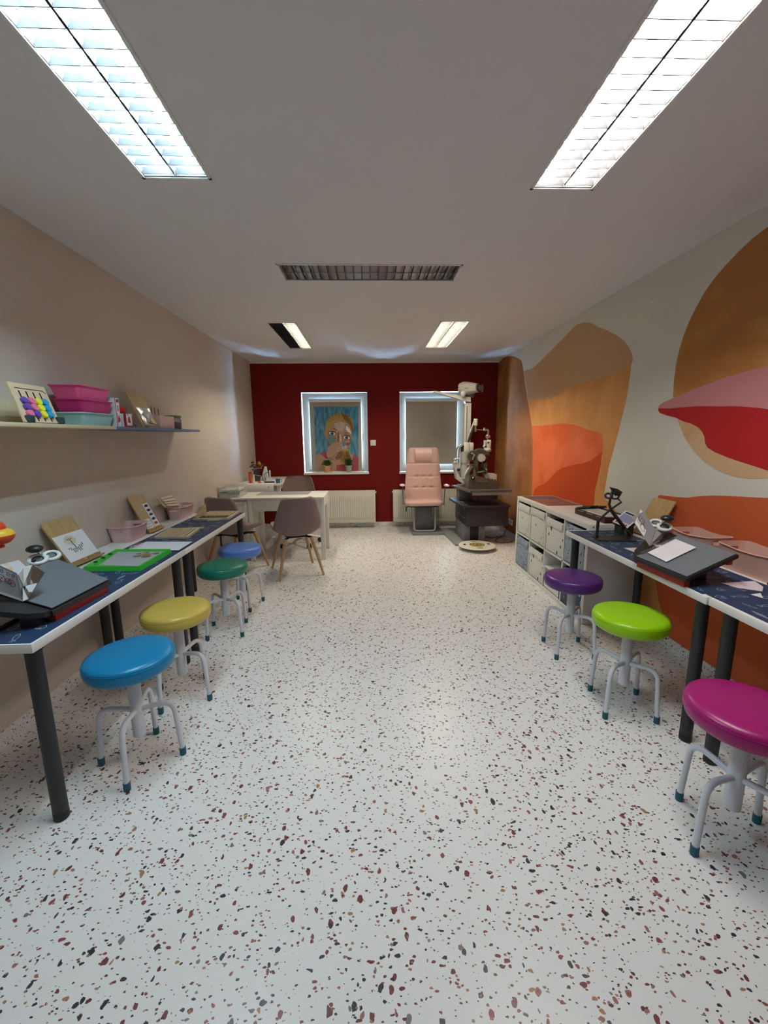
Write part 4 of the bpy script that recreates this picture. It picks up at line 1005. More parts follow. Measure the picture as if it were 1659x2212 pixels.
# colour sorting board
t = thing('sorting_board', 'wooden colour sorting board with four columns of coloured counters on the birch shelf', 'toy', (-1.56, 2.02, SZ))
o = (-1.56, 2.02, SZ)
a = Vector((-1.515, 1.925, SZ+.002)); w = Vector((0, .212, 0)); vt = Vector((-.085, .0, .178))
a2 = at(*e2(345, 612), 0, -1.515); tl = at(*e2(160, 50), 0, -1.60); tr_ = at(*e2(700, 130), 0, -1.60); br_ = at(*e2(870, 575), 0, -1.525)
a2.z = SZ+.001
wv = Vector((0, tr_.y-tl.y, 0)); vv = tl-a2; vv.y = vv.y*.6
nn = wv.cross(vv).normalized(); nn = nn if nn.x > 0 else -nn
def sb(u, v, h=0.): return a2+wv*u+vv*v+nn*h
b = loc(B(), o); b.prism([sb(0, 0), sb(1, 0), sb(1, 1), sb(0, 1)], nn*.008); b.done('board_panel', P('beech_panel', (.62, .47, .30), .55, var=.08, vscale=12), t, flat=True)
for i in range(4):
    u = .20+i*.19
    b = loc(B(), o); b.prism([sb(u-.018, .03, .008), sb(u+.018, .03, .008), sb(u+.018, .80, .008), sb(u-.018, .80, .008)], nn*.0008); b.done('groove', blk, t, flat=True)
b = loc(B(), o); b.prism([sb(.12, .855, .008), sb(.88, .855, .008), sb(.95, .80, .008), sb(.96, .815, .008), sb(.885, .875, .008), sb(.12, .872, .008)], nn*.0008); b.done('groove', blk, t, flat=True)
cols = {'v': P('violet_counter', (.13, .06, .36), .4), 'p': P('pink_counter', (.75, .16, .32), .4), 'y': P('lemon_counter', (.80, .78, .03), .4), 'b': P('sky_blue_counter', (.015, .34, .62), .4)}
for i, seq in enumerate((('v', 'v', 'p'), ('p', 'p', 'v'), ('y', 'y', 'y'), ('b', 'b', 'b'))):
    for j, c_ in enumerate(seq):
        u = .20+i*.19; v = .53-.165*j
        b = loc(B(), o); b.X = b.X @ Matrix.Translation(sb(u, v, .0088)) @ rot_to(nn).to_4x4()
        b.lathe([(0, 0), (.0165, 0), (.0172, .002), (.0172, .010), (.015, .013), (0, .0135)], n=28); b.done('counter', cols[c_], t)
for u in (.15, 1.02):
    b = loc(B(), o); c_ = sb(u, .06, .010); b.box((c_.x, c_.y, SZ+.018), (.02, .042, .034), 0, .006); b.done('stand_foot', P('slate_plastic', (.03, .05, .06), .5), t)
# stacked tubs
def tub(label, y0, y1, z, h, mat, dx=0.):
    t = thing('tub', label, 'storage tub', (-1.60+dx, (y0+y1)/2, z), 0, 'stacked plastic tubs')
    wy = y1-y0; wx = .155
    b = B(); N = 44
    def rg(f, inner):
        k = .86+.14*f; return [(x, y) for x, y in rrect(wx*k-.004*inner, wy*k-.004*inner, .02, 10)]
    rings = [(rg(0, 0), 0), (rg(.5, 0), h*.5), (rg(1, 0), h), (rg(1, 1), h), (rg(.5, 1), h*.5), (rg(.02, 1), .003)]
    n = len(rings[0][0]); vs = [(x, y, z_) for r_, z_ in rings for x, y in r_]
    fs = [(j*n+i, j*n+(i+1) % n, (j+1)*n+(i+1) % n, (j+1)*n+i) for j in range(len(rings)-1) for i in range(n)]+[tuple(range(n))[::-1], tuple(range((len(rings)-1)*n, len(rings)*n))]
    b._add(vs, fs); b.done('tub_shell', mat, t)
    b = B(); b.tube([(x, y, h-.0025-(.004 if abs(x) < wx*.2 else 0)) for x, y in rrect(wx+.006, wy+.006, .022, 8)], .0035, 8, closed=True); b.done('tub_rim', mat, t)
tub('pale turquoise plastic tub at the bottom of the stack on the shelf', 2.335, 2.622, SZ+.0005, .069, P('turquoise_plastic', (.30, .53, .55), .45))
tub('magenta plastic tub in the middle of the stack on the shelf', 2.338, 2.618, SZ+.0705, .069, P('magenta_plastic', (.50, .02, .17), .45))
tub('rose pink plastic tub on top of the stack on the shelf', 2.325, 2.610, SZ+.1405, .071, P('rose_plastic', (.70, .09, .25), .45))
# upright game box, tin, wire stand, book stand, sticks, pink box, jar
def marked_box(name, label, cat, x0, x1, y0, y1, z0, z1, mats, fn, rz=0.):
    c_ = Vector(((x0+x1)/2, (y0+y1)/2, z0)); b = B(); b.X = Matrix.Rotation(rz, 4, 'Z')
    b.span((x0-c_.x, y0-c_.y, 0), (x1-c_.x, y1-c_.y, z1-z0), .001)
    def fx(y, z, k=0): return (x1-c_.x+.0004, y0-c_.y+(y1-y0)*y, (z1-z0)*z)
    def fy(x, z, k=0): return (x0-c_.x+(x1-x0)*x, y0-c_.y-.0004, (z1-z0)*z)
    fn(b, fx, fy); return tag(b.done(name, mats, flat=True, fix=False, loc=c_), label, cat)
cardw = P('white_carton', (.78, .77, .76), .45); redp = P('red_carton_print', (.42, .02, .03), .5)
def f1(b, fx, fy):
    b.poly([fx(0, 0), fx(.16, 0), fx(.16, 1), fx(0, 1)], 1); b.poly([fx(.3, .84), fx(.9, .84), fx(.9, .95), fx(.3, .95)], 1)
    for i in range(4): b.poly([fx(.42, .56+.05*i), fx(.75, .56+.05*i), fx(.75, .585+.05*i), fx(.42, .585+.05*i)], 2)
    b.poly([fx(.25, .12), fx(.9, .2), fx(.75, .48), fx(.6, .3), fx(.3, .5)], 1)
marked_box('game_box', 'thin white upright box with a red edge beside the stacked tubs', 'box', -1.60, -1.525, 2.642, 2.686, SZ+.0005, 1.660, [cardw, redp, ink], f1)
def f2(b, fx, fy):
    b.poly([fx(0, 0), fx(1, 0), fx(1, .12), fx(0, .12)], 1); b.poly([fx(.2, .35), fx(.75, .3), fx(.6, .75), fx(.45, .85), fx(.3, .7)], 1); b.poly([fx(.1, .88), fx(.4, .88), fx(.4, .95), fx(.1, .95)], 2)
    b.poly([fy(.6, 0), fy(1, 0), fy(1, 1), fy(.6, 1)], 1)
marked_box('spice_box', 'small white and red carton in front of the red lidded jar', 'box', -1.565, -1.522, 2.742, 2.803, SZ+.0005, 1.570, [cardw, redp, ink], f2)
t = thing('red_lidded_jar', 'small jar with a bright red lid behind the white and red carton', 'jar', (-1.60, 2.82, SZ+.0005))
b = B(); b.lathe([(.026, 0), (.03, .003), (.03, .075), (.024, .085), (.024, .098)], n=28); b.done('jar_body', P('amber_glass', (.30, .14, .06), .15), t)
b = B(); b.lathe([(.033, .098), (.033, .120), (.030, .124), (.012, .126), (.012, .138), (0, .139)], n=10); b.done('jar_lid', P('red_lid', (.72, .015, .015), .35), t, flat=True)
t = thing('gold_lidded_jar', 'small jar with a gold lid rising behind the white and red carton', 'jar', (-1.595, 2.895, SZ+.0005))
b = B(); b.lathe([(.025, 0), (.028, .003), (.028, .072), (.024, .078)], n=28); b.done('jar_body', P('spice_glass', (.35, .2, .1), .15), t)
b = B(); b.lathe([(.028, .078), (.029, .080), (.029, .094), (.026, .096), (0, .0965)], n=28); b.done('jar_lid', P('gold_metal', (.55, .40, .15), .3, 1.), t)
t = thing('wire_rack', 'dark wire rack on the shelf behind the leaning wooden board', 'rack', (-1.665, 2.985, SZ))
b = B()
for s in (-1, 1): b.tube(fillet([(-.04, s*.05, .003), (.045, s*.05, .003), (-.04, s*.05, .10)], .01), .003, 8)
for z, x in ((.004, -.04), (.004, .042), (.10, -.04)): b.tube([(x, -.05, z), (x, .05, z)], .003, 8)
b.done('rack_wire', P('dark_wire', (.12, .11, .10), .4, .7), t)
t = thing('leaning_board', 'tall wooden board leaning on the blue grey shelf behind a bag of cards', 'wooden board', (-1.58, 3.08, SZ))
o = (-1.58, 3.08, SZ)
a = Vector((-1.535, 2.972, SZ+.001)); tl = at(*e3(372, 188), 0, -1.645); tr_ = at(*e3(600, 215), 0, -1.645)
q = [a, a+Vector((0, .205, 0)), tr_, tl]
n = (q[1]-q[0]).cross(q[3]-q[0]).normalized(); n = n if n.x > 0 else -n
b = loc(B(), o); b.prism(q, -n*.010); b.done('board_panel', oak, t, flat=True)
b = loc(B(), o); b.prism([q[0], q[1], q[1]+Vector((.028, 0, 0)), q[0]+Vector((.028, 0, 0))], (0, 0, .012)); b.done('board_ledge', oak_d, t, flat=True)
t = thing('card_bag', 'clear bag with white cards and a gold picture on the leaning wooden board', 'bag', (-1.53, 3.07, SZ+.01))
o = (-1.53, 3.07, SZ+.01)
def lb(u, v, h): return q[0].lerp(q[1], u).lerp(q[3].lerp(q[2], u), v)+n*h
b = loc(B(), o); b.grid(lambda u, v: lb(.10+.86*u, .062+.50*v, .004+.006*math.sin(u*PI)*math.sin(v*PI)+.0015*math.sin(9*u+5*v)), 16, 16); b.grid(lambda u, v: lb(.10+.86*u, .062+.50*v, .002), 4, 4); b.done('bag_cards', P('card_bag_paper', (.62, .61, .64), .15, coat=.8, var=.25, vscale=25), t, fix=False)
b = loc(B(), o); b.poly([lb(.74+.19*math.cos(i*PI/10), .20+.11*math.sin(i*PI/10), .0125) for i in range(20)]); b.poly([lb(.74+.08*math.cos(i*PI/8), .20+.05*math.sin(i*PI/8), .013) for i in range(16)], 1); b.done('gold_picture', [P('gold_print', (.55, .33, .05), .3), P('pale_gold_print', (.7, .55, .25), .3)], t, flat=True, fix=False)
b = loc(B(), o); b.poly([lb(.25, .38, .0125), lb(.45, .22, .0125), lb(.62, .42, .0125), lb(.5, .5, .0125)]); b.poly([lb(.3, .14, .0118), lb(.6, .11, .0118), lb(.5, .2, .0118)]); b.done('dark_picture', P('slate_print', (.12, .13, .18), .3), t, flat=True, fix=False)
for i, y in enumerate((3.40, 3.445, 3.505)):
    b = B(); b.cyl((-1.685, y, SZ+.0005), (-1.69, y+.004, SZ+.172-.004*i), .0032, n=10)
    tag(b.done('wooden_stick', P('brown_stick', (.20, .12, .075), .6)), ['thin brown stick, nearest of three standing behind the small pink box', 'thin brown stick, middle one of three behind the small pink box', 'thin brown stick, farthest of three behind the small pink box'][i], 'stick', 'brown sticks on the shelf')
b = B(); b.box((-1.575, 3.29, SZ+.0475), (.10, .235, .094), 0, .004)
tag(b.done('pink_box', P('pale_pink_carton', (.66, .42, .40), .6)), 'small plain pale pink box near the end of the blue grey shelf', 'box')
t = thing('glass_jar', 'glass jar with a flat green lid at the end of the blue grey shelf', 'jar', (-1.60, 3.55, SZ+.0005))
b = B(); b.lathe([(.055, 0), (.062, .004), (.063, .075), (.056, .088), (.054, .092)], n=36); b.done('jar_glass', P('jar_glass', (.75, .77, .75), .06, trans=.85), t)
b = B(); b.lathe([(.052, .004), (.057, .006), (.057, .045), (.02, .055), (0, .05)], n=24); b.done('jar_filling', P('grey_beads', (.16, .15, .13), .6, var=.5, vscale=180), t)
b = B(); b.lathe([(.066, .092), (.068, .095), (.068, .104), (.064, .109), (0, .110)], n=36); b.done('jar_lid', P('leaf_green_lid', (.16, .28, .02), .4), t)
# ================================================================= far end: desk, chairs, radiators, examination corner
desk_w = P('white_desk_lacquer', (.80, .79, .76), .35)
t = thing('writing_desk', 'white desk with a drawer in front of the red wall', 'desk', (-1.115, 4.97, 0))
o = (-1.115, 4.97, 0)
DX0, DX1, DY0, DY1, DZ = -1.718, -.512, 4.70, 5.25, .742
def part(name, p0, p1, mat, bev=.002, oo=None, par=None):
    b = loc(B(), oo or o); b.span(p0, p1, bev); return b.done(name, mat, par or t)
part('desktop', (DX0, DY0, DZ-.022), (DX1, DY1, DZ), desk_w)
for x, y in ((DX1-.055, DY0+.012), (DX1-.055, DY1-.062)): part('leg', (x, y, 0), (x+.05, y+.05, DZ-.022), desk_w)
part('leg', (-1.385, DY0+.012, 0), (-1.335, DY0+.062, DZ-.022), desk_w)
part('leg', (-1.385, DY1-.062, 0), (-1.335, DY1-.012, DZ-.022), desk_w)
dr = part('drawer_front', (-1.335, DY0+.018, .585), (-.567, DY0+.036, DZ-.026), desk_w)
part('side_apron', (DX1-.045, DY0+.062, .60), (DX1-.02, DY1-.062, DZ-.022), desk_w)
part('back_apron', (-1.335, DY1-.05, .60), (-.567, DY1-.03, DZ-.022), desk_w)
for y0_, s in ((DY0+.062, 1), (DY1-.062, -1)):
    b = loc(B(), o); pts = [(DX1-.045, y0_, .60)]+[(DX1-.045, y0_+s*.055*(1-math.cos(i*PI/10)), .60-.055*(1-math.sin(i*PI/10))) for i in range(6)]
    b.prism([(DX1-.045, y0_, .60), (DX1-.045, y0_+s*.06, .60)]+[(DX1-.045, y0_+s*(.06-.06*math.sin(i*PI/12)), .60-.06*(1-math.cos(i*PI/12))) for i in range(1, 7)], (.025, 0, 0)); b.done('corner_bracket', desk_w, t, flat=True)
part('cabinet_body', (DX0+.012, DY0+.04, .10), (-1.385, DY1-.02, DZ-.022), desk_w)
dd = part('cabinet_door', (DX0+.014, DY0+.018, .105), (-1.389, DY0+.038, .70), desk_w)
for p0, p1 in (((DX0+.014, DY0+.010, .105), (DX0+.062, DY0+.018, .70)), ((-1.437, DY0+.010, .105), (-1.389, DY0+.018, .70)), ((DX0+.062, DY0+.010, .105), (-1.437, DY0+.018, .153)), ((DX0+.062, DY0+.010, .652), (-1.437, DY0+.018, .70))):
    b = loc(B(), o); b.span(p0, p1, .002); b.done('door_frame', desk_w, dd)
# desk things
c_ = Vector((-1.03, 5.08, DZ)); b = loc(B(), c_); b.prism([(-1.343, 4.942, DZ), (-.726, 4.925, DZ), (-.722, 5.235, DZ), (-1.332, 5.24, DZ)], (0, 0, .0015))
tag(b.done('desk_pad', P('grey_printed_pad', (.34, .33, .34), .5, var=.45, vscale=28), flat=True, loc=c_), 'grey patterned writing pad on the white desk', 'desk pad')
acr = bpy.data.materials.new('frosted_acrylic'); acr.use_nodes = True; nt = acr.node_tree; nt.nodes.clear()
o2 = nt.nodes.new('ShaderNodeOutputMaterial'); mx = nt.nodes.new('ShaderNodeMixShader'); tr = nt.nodes.new('ShaderNodeBsdfTransparent'); gl = nt.nodes.new('ShaderNodeBsdfPrincipled')
gl.inputs['Base Color'].default_value = (.70, .72, .70, 1); gl.inputs['Roughness'].default_value = .2; mx.inputs[0].default_value = .38
nt.links.new(tr.outputs[0], mx.inputs[1]); nt.links.new(gl.outputs[0], mx.inputs[2]); nt.links.new(mx.outputs[0], o2.inputs[0])
o = (-1.60, 4.90, DZ); t = thing('letter_tray', 'clear two tier letter tray with papers on the left end of the white desk', 'tray', o)
x0, x1, y0, y1 = -1.712, -1.487, 4.755, 5.07
for z in (.0005, .068):
    b = loc(B(), o); b.span((x0, y0, DZ+z), (x1, y1, DZ+z+.003)); b.span((x0, y0, DZ+z), (x0+.003, y1, DZ+z+.055)); b.span((x1-.003, y0+.04, DZ+z), (x1, y1, DZ+z+.055)); b.span((x0, y0, DZ+z), (x1, y0+.003, DZ+z+.05)); b.span((x0, y1-.003, DZ+z), (x1, y1, DZ+z+.055)); b.done('tray_tier', acr, t, flat=True)
    b = loc(B(), o); b.tube(fillet([(x0, y1, DZ+z+.056), (x0, y0, DZ+z+.056), (x0, y0, DZ+z+.05), (x1, y0, DZ+z+.05), (x1, y0, DZ+z+.002)], .01), .0022, 6); b.tube([(x1, y0+.04, DZ+z+.055), (x1, y1, DZ+z+.056), (x0, y1, DZ+z+.056)], .0022, 6); b.done('tray_edge', P('pale_tray_edge', (.66, .67, .65), .3), t)
    b = loc(B(), o); b.box((-1.60, 4.915, DZ+z+.012), (.195, .285, .014), .03); b.done('papers', paper, t)
# corner side table with clutter
o = (-1.42, 5.85, 0); t = thing('side_table', 'white side table in the corner behind the desk, covered with small things', 'table', o)
SZT = .827
part('table_front_box', (-1.715, 5.36, .70), (-1.238, 5.40, SZT), desk_w); part('tabletop', (-1.715, 5.40, SZT-.03), (-1.150, 6.38, SZT), desk_w)
part('side_rail', (-1.262, 5.40, .70), (-1.238, 6.38, SZT-.03), desk_w)
for x, y in ((-1.70, 5.41), (-1.205, 5.45), (-1.205, 6.32), (-1.70, 6.32)): part('leg', (x, y, 0), (x+.045, y+.045, SZT-.03), desk_w)
b = loc(B(), o); b.cyl((-1.29, 5.359, .79), (-1.29, 5.362, .79), .007, n=12); b.done('bolt_cap', MC['dark_bolt'], t)
c7b = crop(530, 980, 110)
def d7(x, y, yy): return at(*c7b(x, y), 1, yy)
def std(name, mats, fn, label, cat, base, **kw):
    b = loc(B(), base); fn(b); return tag(b.done(name, mats, loc=base, **kw), label, cat)
p = d7(95, 600, 5.50); q = d7(215, 960, 5.50)
def f3(b): 
    b.span((p.x, 5.50, SZT), (q.x, 5.53, p.z)); yel = q.x-.012
    b.poly([(yel, 5.4995, SZT), (q.x, 5.4995, SZT), (q.x, 5.4995, p.z-.02), (yel, 5.4995, p.z-.04)], 1)
    for i in range(4): b.poly([(p.x+.008, 5.4995, SZT+.02+i*.03), (yel-.004, 5.4995, SZT+.03+i*.03), (yel-.004, 5.4995, SZT+.036+i*.03), (p.x+.008, 5.4995, SZT+.026+i*.03)], 2)
std('red_carton', [P('crimson_carton', (.50, .02, .04), .5), P('orange_edge_print', (.7, .3, .05), .5), P('pink_print', (.7, .3, .3), .5)], f3, 'upright red carton by the left wall on the corner table', 'box', Vector((-1.55, 5.515, SZT)), flat=True, fix=False)
vb = Vector((d7(390, 900, 5.75).x, 5.75, SZT)); t = thing('flower_vase', 'dark vase of dried red and yellow flowers in the room corner', 'vase', vb)
b = B(); b.lathe([(.03, 0), (.045, .01), (.05, .06), (.04, .13), (.045, .15)], n=28); b.done('vase_body', P('dark_plum_glass', (.06, .05, .06), .2), t)
fl = [(225, 290, 'm', .02), (235, 380, 'm', .022), (190, 420, 'g', .02), (370, 370, 'm', .02), (380, 430, 'k', .022), (440, 290, 'y', .018), (465, 340, 'y', .02), (480, 400, 'y', .02), (450, 440, 'm', .018), (500, 470, 'k', .016), (540, 400, 'w', .014), (560, 370, 'g', .018), (300, 440, 'm', .018), (410, 480, 'k', .014), (250, 520, 'g', .016)]
fm = {'m': P('dark_red_petals', (.11, .012, .012), .7), 'y': P('yellow_petals', (.46, .28, .03), .7), 'k': P('pink_petals', (.45, .18, .18), .7), 'g': P('olive_leaves', (.06, .065, .02), .7), 'w': P('cream_petals', (.5, .42, .3), .7)}
for k, (x, y, c, r) in enumerate(fl):
    e = d7(x, y, 5.75+R.uniform(-.04, .04))-vb
    b = B(); b.tube(fillet([(0, 0, .12), (e.x*.5, e.y*.3, .16+(e.z-.16)*.5), e], .05), .002, 5); st = b.done('flower_stem', fm['g'], t)
    b = B()
    for i in range(7):
        a_ = i*2*PI/6; b.ball(e+Vector((r*.55*math.cos(a_), r*.55*math.sin(a_), r*.25*(i == 6)+R.uniform(-.2, .2)*r)), (r*.6, r*.6, r*.5), 8, 0, 5)
    b.done('flower_head' if c != 'g' else 'leaf_tuft', fm[c], st)
a0 = d7(610, 425, 5.62); a1 = d7(670, 425, 5.62); b0 = d7(520, 900, 5.62); b1 = d7(745, 900, 5.62)
def f4(b):
    z1 = a0.z
    b._add([(b0.x, 5.58, SZT), (b1.x, 5.58, SZT), (b1.x, 5.72, SZT), (b0.x, 5.72, SZT), (a0.x, 5.64, z1), (a1.x, 5.64, z1), (a1.x, 5.66, z1), (a0.x, 5.66, z1)], [(3, 2, 1, 0), (4, 5, 6, 7), (0, 1, 5, 4), (1, 2, 6, 5), (2, 3, 7, 6), (3, 0, 4, 7)])
    for i, j in ((.2, .1), (.45, .05), (.7, .12), (.3, .22), (.6, .25)):
        xx = b0.x+(b1.x-b0.x)*i; zz_ = SZT+(z1-SZT)*j; yy = 5.58+.06*j-.001; b.poly([(xx, yy, zz_), (xx+.008, yy, zz_), (xx+.008, yy+.002, zz_+.03), (xx, yy+.002, zz_+.03)], 1)
std('tapered_carton', [P('grey_white_carton', (.58, .60, .60), .5), ink], f4, 'pale tapered carton standing on the corner table', 'box', Vector(((b0.x+b1.x)/2, 5.65, SZT)), flat=True, fix=False)
o = (-1.45, 5.45, SZT); t = thing('magnifier_arm', 'white two post frame with a dark jointed arm on the corner table', 'lamp', o)
pa = d7(270, 680, 5.44); pb = d7(790, 545, 5.60)
b = loc(B(), o); b.span((pa.x-.007, 5.435, SZT), (pa.x+.007, 5.455, pa.z), .002); b.done('post', white_pl, t)
b = loc(B(), o); b.span((pb.x-.007, 5.60, SZT), (pb.x+.007, 5.62, pb.z), .002); b.done('post', white_pl, t)
b = loc(B(), o); b.tube([d7(540, 745, 5.55), d7(640, 650, 5.57), d7(775, 575, 5.60)], .0045, 8); b.done('arm', P('dark_grey_arm', (.07, .075, .08), .4), t)
b = loc(B(), o); b.tube([pa+Vector((0, 0, -.004)), d7(600, 745, 5.5), d7(830, 775, 5.6), d7(1060, 810, 5.65)], .003, 6); b.done('rail', P('grey_rail', (.4, .4, .4), .4), t)
pz = d7(520, 985, 5.46)
t = thing('toy_fish', 'small white and orange toy lying at the front of the corner table', 'toy', Vector((pz.x, 5.47, SZT)))
b = B(); b.ball((-.02, 0, .013), (.028, .016, .013), 14); b.done('toy_tail', P('orange_toy', (.7, .16, .03), .4), t)
b = B(); b.lathe([(0, -.025), (.012, -.02), (.0125, .0), (.004, .02), (0, .022)], (.018, 0, .0128), 16, mat=Matrix.Rotation(PI/2, 3, 'Y')); b.done('toy_head', white_pl, t)
pz = d7(770, 945, 5.52); b = B(); b.box((0, 0, .008), (.15, .04, .016), .1, .004)
tag(b.done('remote', blk, loc=(pz.x, 5.52, SZT)), 'flat black object lying beside the tapered carton on the corner table', 'gadget')
t = thing('blue_cup', 'blue cup at the right end of the corner table, next to the swivel chair', 'cup', (-1.185, 5.445, SZT))
b = B(); b.lathe([(.022, 0), (.026, .003), (.033, .052), (.0335, .056), (.030, .056), (.024, .008), (0, .006)], n=28); b.done('cup_body', P('blue_plastic_cup', (.05, .16, .36), .35), t)
b = B(); b.tube(fillet([(.030, 0, .045), (.052, 0, .045), (.050, 0, .014), (.026, 0, .014)], .012), .004, 8); b.done('cup_handle', MC['blue_plastic_cup'], t)
# ---------------------------------------------------------------- shell chairs
mauve = P('mauve_upholstery', (.22, .155, .145), .85, sheen=.3, bump=.3, bscale=500)
beech = wood('beech_leg', (.42, .24, .11), (.54, .34, .17), .7)
PROF = [(.235, .455, .185), (.20, .452, .215), (.12, .446, .232), (.0, .437, .242), (-.09, .432, .247), (-.155, .442, .248), (-.20, .485, .246), (-.222, .55, .238), (-.235, .63, .220), (-.246, .72, .196), (-.254, .785, .176), (-.257, .815, .150), (-.258, .825, .120)]
def shell(parent, mat, dz=0.):
    def S(u, v, off):
        y, z, hw = crom(PROF, v)
        y2, z2, _ = crom(PROF, min(v+.01, 1)); y1, z1, _ = crom(PROF, max(v-.01, 0))
        d = Vector((0, y2-y1, z2-z1)).normalized(); n = Vector((0, -d.z, d.y)); n = -n if n.z < 0 or (n.y < 0 and v > .6) else n
        s = 2*u-1; curl = .055*abs(s)**2.6*(1-.25*v)
        mid = max(0, 1-abs(v-.46)/.4); curl += .045*mid*abs(s)**3
        return Vector((s*hw, y, z+dz))+n*(curl+off)
    b = B(); nu, nv = 21, 37
    top = [[S(i/(nu-1), j/(nv-1), .016) for i in range(nu)] for j in range(nv)]; bot = [[S(i/(nu-1), j/(nv-1), -.016) for i in range(nu)] for j in range(nv)]
    vs = [p for r in top for p in r]+[p for r in bot for p in r]; N = nu*nv; fs = []
    for j in range(nv-1):
        for i in range(nu-1):
            a_ = j*nu+i; fs.append((a_, a_+1, a_+nu+1, a_+nu)); fs.append((N+a_, N+a_+nu, N+a_+nu+1, N+a_+1))
    ed = [(i, 0) for i in range(nu)]+[(nu-1, j) for j in range(1, nv)]+[(i, nv-1) for i in range(nu-2, -1, -1)]+[(0, j) for j in range(nv-2, 0, -1)]
    for (i, j), (k, l) in zip(ed, ed[1:]+ed[:1]): fs.append((j*nu+i, N+j*nu+i, N+l*nu+k, l*nu+k))
    b._add(vs, fs); s_ = b.done('seat_shell', mat, parent, ang=70)
    return s_
def wood_chair(label, loc_, rz):
    t = thing('shell_chair', label, 'chair', loc_, rz, 'mauve shell chairs at the desk')
    shell(t, mauve)
    b = B(); b.box((0, 0, .402), (.22, .22, .012), 0, .004)
    for sx in (-1, 1):
        for sy in (-1, 1): b.tube([(sx*.09, sy*.09, .402), (sx*.135, sy*.14, .395), (sx*.15, sy*.155, .335)], [.012, .014, .010], 8)
    b.cyl((0, 0, .40), (0, 0, .435), .07, n=20); b.done('under_frame', blk, t)
    for sx in (-1, 1):
        for sy in (-1, 1):
            lg = B().tube([(sx*.132, sy*.138, .398), (sx*.165, sy*.170, .27), (sx*.225, sy*.23, .003)], [.019, .0175, .0115], 14).done('leg', beech, t)
            for f in (.34, .30):
                b = B(); c_ = Vector((sx*.148, sy*.153, f)); d_ = Vector((0, sy, 0)); b.cyl(c_+d_*.014, c_+d_*.0195, .005, n=10); b.done('bolt', blk, lg)
    return t
wc = wood_chair('mauve shell chair with wooden legs at the front of the white desk', (-.78, 4.29, 0), .38)
dup(wc, (-1.44, 4.41, 0), -.42, 'mauve shell chair with wooden legs by the left wall, behind the far number board')
t = thing('office_chair', 'mauve swivel chair with a white star base behind the desk', 'chair', (-.955, 5.47, 0), PI)
shell(t, mauve, .07)
b = B(); b.cyl((0, 0, .09), (0, 0, .44), .022, n=20); b.cyl((0, 0, .44), (0, 0, .475), .08, n=20); b.done('gas_column', white_pl, t)
for k in range(5):
    a_ = k*2*PI/5+.95; c, s = math.cos(a_), math.sin(a_)
    b = B(); b.tube([(.02*c, .02*s, .115), (.15*c, .15*s, .105), (.29*c, .29*s, .072)], [.022, .018, .012], 10); arm_ = b.done('star_arm', white_pl, t)
    for sd in (-1, 1):
        b = B(); px, py = .285*c-sd*.014*s, .285*s+sd*.014*c; b.cyl((px-s*.009, py+c*.009, .029), (px+s*.009, py-c*.009, .029), .0285, n=20); b.done('caster', blk, arm_)
# ---------------------------------------------------------------- radiators, switch, plants, socket
radw = P('radiator_cream', (.73, .72, .65), .35)
def radiator(label, x0, x1):
    o = ((x0+x1)/2, YB-.05, .088); t = thing('radiator', label, 'radiator', o, 0, 'ribbed radiators under the windows')
    z0, z1, yf = .088, .594, YB-.095
    b = loc(B(), o); n = int((x1-x0-.05)/.0335)
    def f(u, v):
        x = x0+.025+(x1-x0-.05)*u; ph = (u*n) % 1.0; rib = max(0, math.sin(ph*PI))**.6
        e = min(v, 1-v)/.05; k = min(1, max(0, e))
        return Vector((x, yf-.010*rib*k, z0+.055+(z1-z0-.12)*v))
    b.grid(f, n*8+1, 22)
    b.done('ribbed_panel', radw, t, fix=False)
    b = loc(B(), o); b.span((x0, yf, z0), (x1, yf+.012, z1-.006), .003); b.done('front_panel', radw, t)
    b = loc(B(), o); b.span((x0, yf, z1-.012), (x1, YB-.025, z1), .002)
    b.span((x0, yf, z0), (x0+.003, YB-.025, z1)); b.span((x1-.003, yf, z0), (x1, YB-.025, z1)); b.done('side_cover', radw, t)
    b = loc(B(), o); b.span((x0+.04, YB-.05, z0+.02), (x1-.04, YB-.03, z1-.02)); b.done('back_panel', radw, t)
    for sx, xx in ((-1, x0), (1, x1)):
        b = loc(B(), o); b.cyl((xx, yf+.035, z1-.035), (xx+sx*.018, yf+.035, z1-.035), .011, n=14); b.done('vent_plug', white_pl, t)
    for xx in (x0+.12, x1-.12):
        b = loc(B(), o); b.span((xx-.012, YB-.03, z0+.05), (xx+.012, YB-.0005, z1-.05)); b.done('wall_bracket', radw, t)
radiator('cream ribbed radiator beside the white desk, under the portrait window', -.905, .097)
radiator('cream ribbed radiator behind the pink examination chair', .373, 1.375)
t = thing('light_switch', 'white square light switch on the red wall between the windows', 'switch', (.076, YB, 1.318))
b = B(); b.box((0, -.005, 0), (.085, .010, .085), 0, .002); b.done('switch_frame', white_pl, t)
b = B(); b.box((0, -.011, 0), (.052, .006, .052), 0, .002, mat=Matrix.Rotation(.05, 3, 'X')); b.done('rocker', white_pl, t)
t = thing('wall_socket', 'white socket low on the orange wall behind the dark cabinet', 'socket', (XR, 5.63, .215))
b = B(); b.box((-.006, 0, 0), (.012, .15, .08), 0, .003); b.done('socket_plate', white_pl, t)
for s in (-1, 1):
    b = B(); b.cyl((-.0122, s*.036, 0), (-.0135, s*.036, 0), .020, n=20); b.done('socket_face', P('socket_grey', (.5, .5, .5), .5), t)
